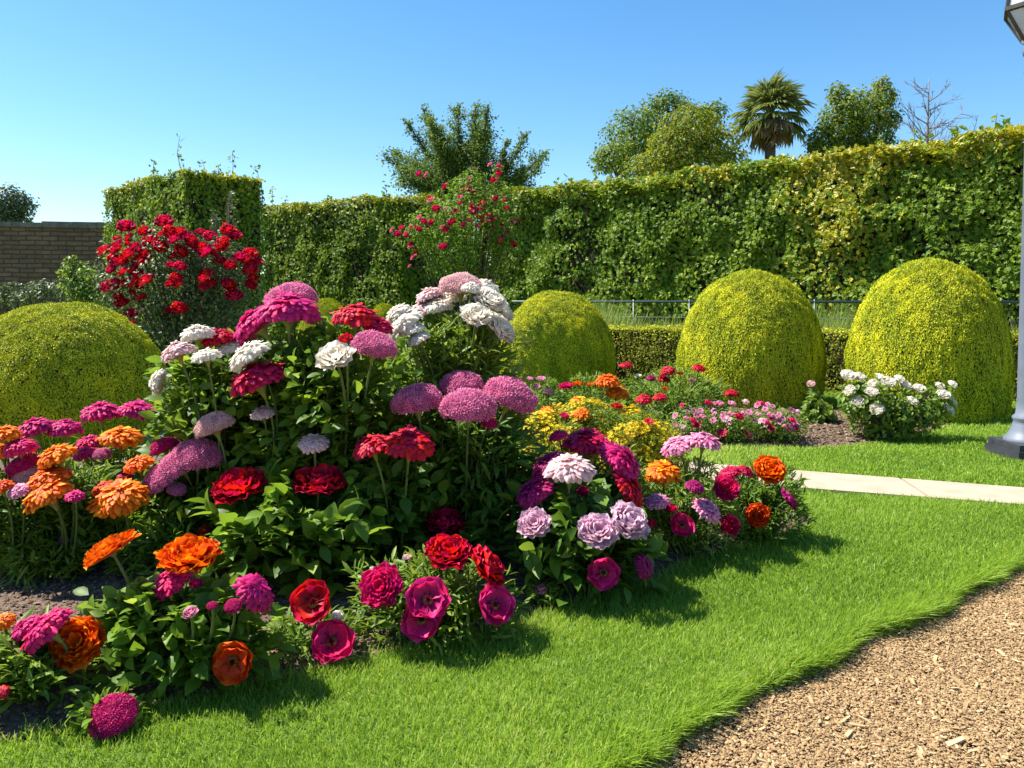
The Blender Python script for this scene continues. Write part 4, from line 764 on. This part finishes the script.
plant('dahlia_plant', 'tallest plant with a crest of white and blush heads above narrow leaves', (460, 548), 390, 515, 302, 'n', .13, [
    (461, 283, 44, 'c', 'pal', 2, 2), (429, 294, 28, 'z', 'pal', -20, 2), (471, 288, 20, 'z', 'wht', 5, 10, -.2), (492, 297, 34, 'd', 'wht', 30, 25, -.2), (477, 313, 34, 'd', 'wht', 10, 38, -.32), (503, 327, 36, 'd', 'wht', 48, 28, -.2), (505, 308, 30, 'd', 'wht', 55, 10, -.05), (403, 323, 40, 'z', 'wht', -40, 8), (398, 312, 28, 'z', 'wht', -30, 4), (424, 309, 30, 'z', 'pal', -10, 5), (412, 328, 26, 'z', 'wht', -20, 8), (438, 306, 30, 'z', 'wht', -10, 8), (452, 297, 28, 'z', 'wht', -5, 5, .1), (484, 287, 32, 'z', 'wht', 12, 8, .1), (488, 301, 30, 'd', 'wht', 25, 25, -.1), (418, 338, 24, 'z', 'wht', -25, 10)], LEAF_FRESH, 110, 26, grp)
plant('cockscomb_plant', 'bushy narrow leaved plant topped by four domed pink cockscombs', (466, 566), 396, 534, 404, 'n', .12, [
    (416, 397, 54, 'c', 'pnk', -8, 4, -.22), (461, 382, 46, 'c', 'pnk', 0, 4, 0), (469, 403, 58, 'c', 'pnk', 3, 8, -.3), (513, 392, 56, 'c', 'pnk', 24, 5, -.15), (489, 421, 18, 'c', 'mag', 20, 20, -.2)], LEAF_DEEP, 96, 28, grp)
plant('dahlia_plant', 'large leaved plant with two full red blooms side by side', (292, 600), 208, 372, 482, 'b', .125, [
    (238, 482, 56, 'd', 'red', -8, 24), (319, 478, 56, 'd', 'red', 6, 14)], LEAF, 58, 22, grp, ryk=.6)
plant('dahlia_plant', 'dark leaved plant with a pair of touching red heads below the pink cockscombs', (392, 580), 338, 450, 452, 'b', .10, [
    (371, 445, 40, 'z', 'red', -18, 8, -.24), (410, 442, 52, 'z', 'red', 6, 8, -.26)], LEAF_DEEP, 60, 24, grp)
plant('dahlia_plant', 'shaded plant with a single dark crimson bloom under the cockscombs', (450, 580), 415, 486, 522, 'b', .085, [(445, 519, 44, 'd', 'crm', 4, 12)], LEAF_DEEP, 30, 20, grp)
# front centre
plant('petunia_plant', 'front plant of narrow bright leaves ringed by red and magenta cup blooms', (432, 638), 360, 508, 566, 'n', .075, [
    (448, 549, 50, 'd', 'red', 6, 22), (491, 565, 50, 'd', 'red', 52, 8), (380, 586, 48, 'd', 'hot', -25, 52), (428, 598, 46, 'u', 'mag', 12, 55), (421, 620, 42, 'u', 'mag', -5, 74), (497, 603, 42, 'u', 'mag', 35, 45), (407, 557, 10, 'r', 'pal', 0, 10), (372, 570, 10, 'r', 'wht', -30, 10)], LEAF_FRESH, 66, 26, grp, ryk=.6)
plant('petunia_plant', 'sprawling small plant with a red bloom above a ruffled pink bloom', (300, 655), 262, 345, 626, 'n', .06, [
    (311, 601, 46, 'u', 'red', -10, 55, -.05), (331, 640, 46, 'u', 'hot', 8, 52, -.1), (338, 615, 14, 'r', 'wht', 15, 20, -.02)], LEAF, 10, 10, grp)
plant('petunia_plant', 'tiny seedling with one pink flower on bare soil by the lawn', (543, 608), 528, 558, 592, 'n', .045, [(541, 589, 13, 'r', 'pnk', -5, 30)], LEAF_FRESH, 14, 12, grp)
# pink group
plant('dahlia_plant', 'plant behind the lilac blooms with a broad crimson head over magenta and red ones', (612, 560), 560, 655, 462, 'n', .085, [
    (587, 441, 48, 'z', 'crm', 4, 6), (558, 435, 20, 'z', 'hot', -15, 5), (621, 461, 50, 'z', 'mag', 42, 6, -.1), (630, 488, 42, 'z', 'red', 52, 10, -.18), (583, 491, 15, 'r', 'hot', 0, 20), (651, 523, 13, 'r', 'crm', 30, 20)], LEAF, 44, 22, grp)
plant('dahlia_plant', 'dark leaved plant with three lilac pink blooms and one pale head on top', (586, 594), 522, 650, 492, 'b', .105, [
    (570, 468, 52, 'z', 'pal', 2, 6, -.05), (548, 464, 42, 'z', 'dmg', -35, 5, .1), (534, 492, 40, 'z', 'dmg', -28, 6), (534, 522, 36, 'd', 'lil', -15, 42), (598, 529, 44, 'd', 'lil', 6, 40), (630, 519, 46, 'd', 'lil', 28, 34), (604, 573, 34, 'u', 'mag', 0, 78), (645, 566, 26, 'z', 'dmg', 60, 25)], LEAF_DEEP, 62, 24, grp)
# right end
plant(Z, 'plant with a pair of flat pink heads on tall stalks beside an orange head', (682, 553), 642, 738, 474, 'n', .06, [
    (678, 445, 36, 'z', 'pnk', -18, 2), (704, 440, 34, 'z', 'pnk', 10, 2), (663, 472, 38, 'z', 'yor', -4, 10), (695, 486, 20, 'z', 'dmg', 10, 15), (657, 500, 26, 'z', 'pnk', -5, 10), (671, 508, 13, 'r', 'crm', 0, 20), (683, 524, 26, 'u', 'hot', 8, 55), (708, 509, 32, 'z', 'pnk', 32, 15), (731, 524, 22, 'd', 'crm', 20, 60)], LEAF_FRESH, 60, 22, grp)
plant(Z, 'rightmost bedding plant with two orange blooms and a round crimson one near the path', (762, 541), 716, 804, 474, 'n', .065, [
    (727, 487, 28, 'd', 'hot', -6, 55), (729, 473, 24, 'z', 'crm', -25, 5), (746, 471, 18, 'z', 'crm', 30, 5), (771, 468, 34, 'd', 'orn', 4, 45), (758, 515, 26, 'd', 'ror', 0, 72), (790, 499, 26, 'd', 'dmg', 52, 15)], LEAF, 66, 22, grp)

# yellow drift behind, with taller zinnias growing through it
def yellow_bush(base, x0, x1, topy, label):
    b = G(*base); b[2] = max(0, float(soil_z(b[None, :2], BED)[0])); y = b[1]; s = y / FPX; cx = (x0 + x1) / 2; rx = (x1 - x0) / 2 * s; h = P(cx, topy, y)[2] - b[2]
    root = empty('yellow_bush', b, label, 'flowering bush', 'yellow flowering bushes'); m = MB(); ms = MB(); fb = np.array([P(cx, 300, y)[0], y, b[2]])
    foliage_leaves(m, ms, fb, rx * 1.3, rx * 1.1, h * .9, 90, 22, .05, LN, .25); leaf_shell(m, fb, rx * 1.35, rx * 1.15, h * .9, .045, LN, 1.0); part(ms, 'stems', STEM, root); part(m, 'foliage', LEAF_FRESH, root, True)
    n = 5600; d = nrm(rng.normal(size=(n, 3))); d[:, 2] = np.abs(d[:, 2]); pos = fb + np.array([0, 0, h * .1]) + d * np.array([rx * 1.4, rx * 1.2, h * .86]) * (1 - rng.exponential(.16, n) + .18 * (vnoise(d * 2.6 + rng.uniform(0, 9, 3)) - .5) * 2)[:, None]
    ok = rng.random(n) < np.clip(.05 + .9 * d[:, 2] + 1.2 * (vnoise(pos, 9) - .5), 0, 1); pos, d = pos[ok], d[ok]; n = len(pos)
    V = [(0, 0, 0)]; F = []
    for k in range(6):
        a = k * 1.0472; V += [(math.cos(a - .4) * .7, math.sin(a - .4) * .7, .25), (math.cos(a), math.sin(a), .3), (math.cos(a + .4) * .7, math.sin(a + .4) * .7, .25)]; F.append((0, 3 * k + 1, 3 * k + 2, 3 * k + 3))
    mf = MB(); mf.scatter((np.array(V), [np.array(F)], np.array([0] + [.6, 1, .6] * 6)), pos, rot_frames(np.cross(d, rng.normal(size=(n, 3))), d + rng.normal(0, .3, (n, 3)) + np.array([0, 0, .4])), rng.uniform(.010, .020, n), 0, rng.random(n))
    o = part(mf, 'blossoms', YELF, root); o['kind'] = 'stuff'
yellow_bush((549, 496), 514, 584, 408, 'yellow flowering bush beside the pink cockscombs, leftmost of the yellow drift')
yellow_bush((588, 490), 552, 628, 392, 'tall yellow flowering bush in the middle of the drift below the orange heads')
yellow_bush((636, 494), 594, 672, 404, 'yellow flowering bush at the right end of the drift above the red bloom')
plant(Z, 'slender plant with orange heads growing through the yellow bushes', (566, 486), 545, 590, 425, 'n', .06, [
    (578, 401, 16, 'z', 'yor', 0, 10), (582, 413, 18, 'z', 'yor', 5, 20, -.3), (547, 411, 16, 'z', 'orn', -5, 20, -.2), (564, 415, 11, 'd', 'hot', 0, 20, -.3), (518, 411, 20, 'z', 'yor', -10, 20, -.1), (517, 421, 20, 'd', 'ror', 0, 20, -.15)], LEAF, 14, 14, grp)
plant(Z, 'slender plant with small red heads growing through the yellow bushes', (640, 488), 622, 668, 425, 'n', .06, [
    (617, 405, 13, 'd', 'red', 0, 10, -.1), (644, 399, 17, 'z', 'red', 0, 10), (660, 397, 14, 'z', 'red', -5, 10), (649, 421, 11, 'y', 'red', 0, 30, -.35)], LEAF, 14, 14, grp)
# beyond the path
rg = 'flowers of the rear bed beyond the path'
plant(Z, 'rear bed plant with two broad orange heads in front of the farthest dome', (600, 428), 560, 628, 385, 'n', .085, [
    (607, 381, 26, 'z', 'orn', -3, 5), (617, 392, 25, 'z', 'yor', 6, 12), (578, 383, 12, 'd', 'orn', 0, 10), (566, 385, 16, 'd', 'hot', -5, 10), (590, 384, 8, 'd', 'yor', 0, 10)], LEAF_FRESH, 34, 16, rg)
plant(Z, 'rear bed plant with small dusty pink heads beside the cockscombs', (545, 432), 525, 566, 388, 'n', .08, [
    (541, 378, 11, 'd', 'pnk', 0, 10), (548, 391, 12, 'd', 'pnk', 5, 10), (537, 386, 9, 'd', 'pnk', 0, 20), (530, 378, 7, 'd', 'pnk', 0, 20)], LEAF_FRESH, 30, 16, rg)
plant(Z, 'rear bed plant with loose small red heads before the tall dome behind the pink mound', (676, 428), 634, 722, 378, 'n', .085, [
    (626, 365, 13, 'z', 'red', 0, 5), (667, 371, 16, 'z', 'red', -20, 5), (651, 378, 10, 'z', 'dmg', 0, 10), (664, 379, 13, 'z', 'red', 5, 5), (680, 373, 8, 'd', 'red', 0, 5), (699, 368, 14, 'z', 'red', 8, 8), (665, 388, 8, 'd', 'ror', 0, 5), (692, 380, 9, 'd', 'pnk', 0, 5), (638, 375, 8, 'd', 'wht', 0, 5), (731, 393, 14, 'z', 'red', 0, 8)], LEAF_FRESH, 56, 18, rg)
for a, k in PLANTS: k['lay'] = layout(*a, **k)
for a, k in PLANTS: lay = k.pop('lay'); grow(lay, *a, **k)
pk = []
for i in range(64):
    u = rng.random(); x = 674 + 124 * u; t = rng.random() ** 1.6; yy = 401 + 8 * (abs(u - .45) * 2) ** 2 + 22 * t; pk.append((x, yy, rng.uniform(5.5, 8.5), ['pnk', 'pnk', 'pnk', 'pal', 'hot'][int(rng.integers(0, 5))]))
reds = [(697, 425, 11, 'crm'), (722, 433, 12, 'crm'), (747, 434, 11, 'hot'), (770, 428, 13, 'crm'), (739, 417, 10, 'crm'), (794, 428, 10, 'hot'), (684, 430, 9, 'pnk')]
allp = pk + reds
for (x0, x1, cx, lab) in ((0, 712, 692, 'low mound of pink flowers at the left end of the rear bed edge'), (712, 757, 735, 'low mound of pink flowers in the middle of the rear bed edge'), (757, 2000, 778, 'low mound of pink flowers at the right end beside bare mulch')):
    shrub('pink_mound', cx, 443, [(cx, 424, 27, 19), (cx, 430, 30, 12)], 1900, .03, LEAF_FRESH, lab, 'flowering plant', [f for f in allp if x0 <= f[0] < x1], 'yry', 'low pink flower mounds of the rear bed', tpl=LS, nst=8, flow_in=1.0)

# ------------------------------------------------------------------ lamp post
IRON = surf('lamp_paint', (.105, .125, .16), (.145, .165, .205), 6, .5, .05, 0, spec=.35); SLATE = surf('lamp_plinth', (.025, .027, .033), (.045, .048, .058), 9, .6, .2); DARK = surf('lantern_frame', (.06, .05, .04), (.10, .085, .07), 9, .45, .1, .6)
gm, nt, out = newmat('lantern_glass'); p = N(nt, 'ShaderNodeBsdfPrincipled'); p.inputs['Base Color'].default_value = (.72, .78, .85, 1); p.inputs['Roughness'].default_value = .25; p.inputs['Transmission Weight'].default_value = .45; nt.links.new(p.outputs[0], out.inputs[0])
b = G(1029, 457); sC = b[1] / FPX; root = empty('lamp_post', b, 'grey lamp post on a dark square plinth at the right edge of the lawn', 'lamp post'); bx, by = b[0], b[1]
zz = lambda py: P(1031, py, by)[2]
m = MB(); hw = 28 * sC; m.box((bx - hw, by - hw, -.03), (bx + hw, by + hw, zz(447) - .002)); hw2 = 26 * sC; m.box((bx - hw2, by - hw2, zz(447)), (bx + hw2, by + hw2, zz(441))); part(m, 'plinth', SLATE, root)
m = MB(); k = sC; pr = [(23 * k, zz(441) + .002), (23 * k, zz(438)), (20 * k, zz(436)), (17 * k, zz(430)), (15 * k, zz(424)), (14 * k, zz(421)), (15.5 * k, zz(419)), (15.5 * k, zz(417)), (12.5 * k, zz(414)), (11.5 * k, zz(400)), (9 * k, zz(75)), (11 * k, zz(72)), (11 * k, zz(68)), (8 * k, zz(64)), (8 * k, zz(58)), (12 * k, zz(54)), (13 * k, zz(49)), (8 * k, zz(44)), (14 * k, zz(40)), (.001, zz(40))]
m.lathe(pr, 28, 0, (bx, by)); part(m, 'column', IRON, root, True)
m = MB(); gl = MB(); kk = 6
def hexp(r, z): a = np.arange(kk) / kk * 2 * math.pi + math.pi / 6 * 0; return np.stack([bx + r * np.cos(a), by + r * np.sin(a), np.full(kk, z)], 1)
lv = [(14 * k, zz(39)), (31 * k, zz(10)), (27 * k, zz(-22))]
m.lathe([(14 * k, zz(41)), (15 * k, zz(38)), (.001, zz(38))], 6, 0, (bx, by)); m.lathe([(30 * k, zz(12)), (33 * k, zz(11)), (33 * k, zz(7)), (30 * k, zz(6))], 6, 0, (bx, by))
for (r0, z0), (r1, z1) in zip(lv[:-1], lv[1:]):
    a, c = hexp(r0, z0), hexp(r1, z1)
    for i in range(6): m.tube([a[i], c[i]], .014, 6)
lan = part(m, 'lantern', DARK, root)
for (r0, z0), (r1, z1) in zip(lv[:-1], lv[1:]):
    a, c = hexp(r0 * .97, z0 + .004), hexp(r1 * .97, z1 - .004)
    for i in range(6):
        gl = MB(); j = (i + 1) % 6; gl.add([a[i], a[j], c[j], c[i]], np.array([(0, 1, 2, 3)])); part(gl, 'glass_pane', gm, lan)
m = MB(); m.lathe([(28 * k, zz(-22)), (32 * k, zz(-24)), (32 * k, zz(-27)), (18 * k, zz(-38)), (8 * k, zz(-46)), (5 * k, zz(-48)), (6 * k, zz(-53)), (3 * k, zz(-58)), (.001, zz(-64))], 6, 0, (bx, by)); part(m, 'roof', DARK, root)
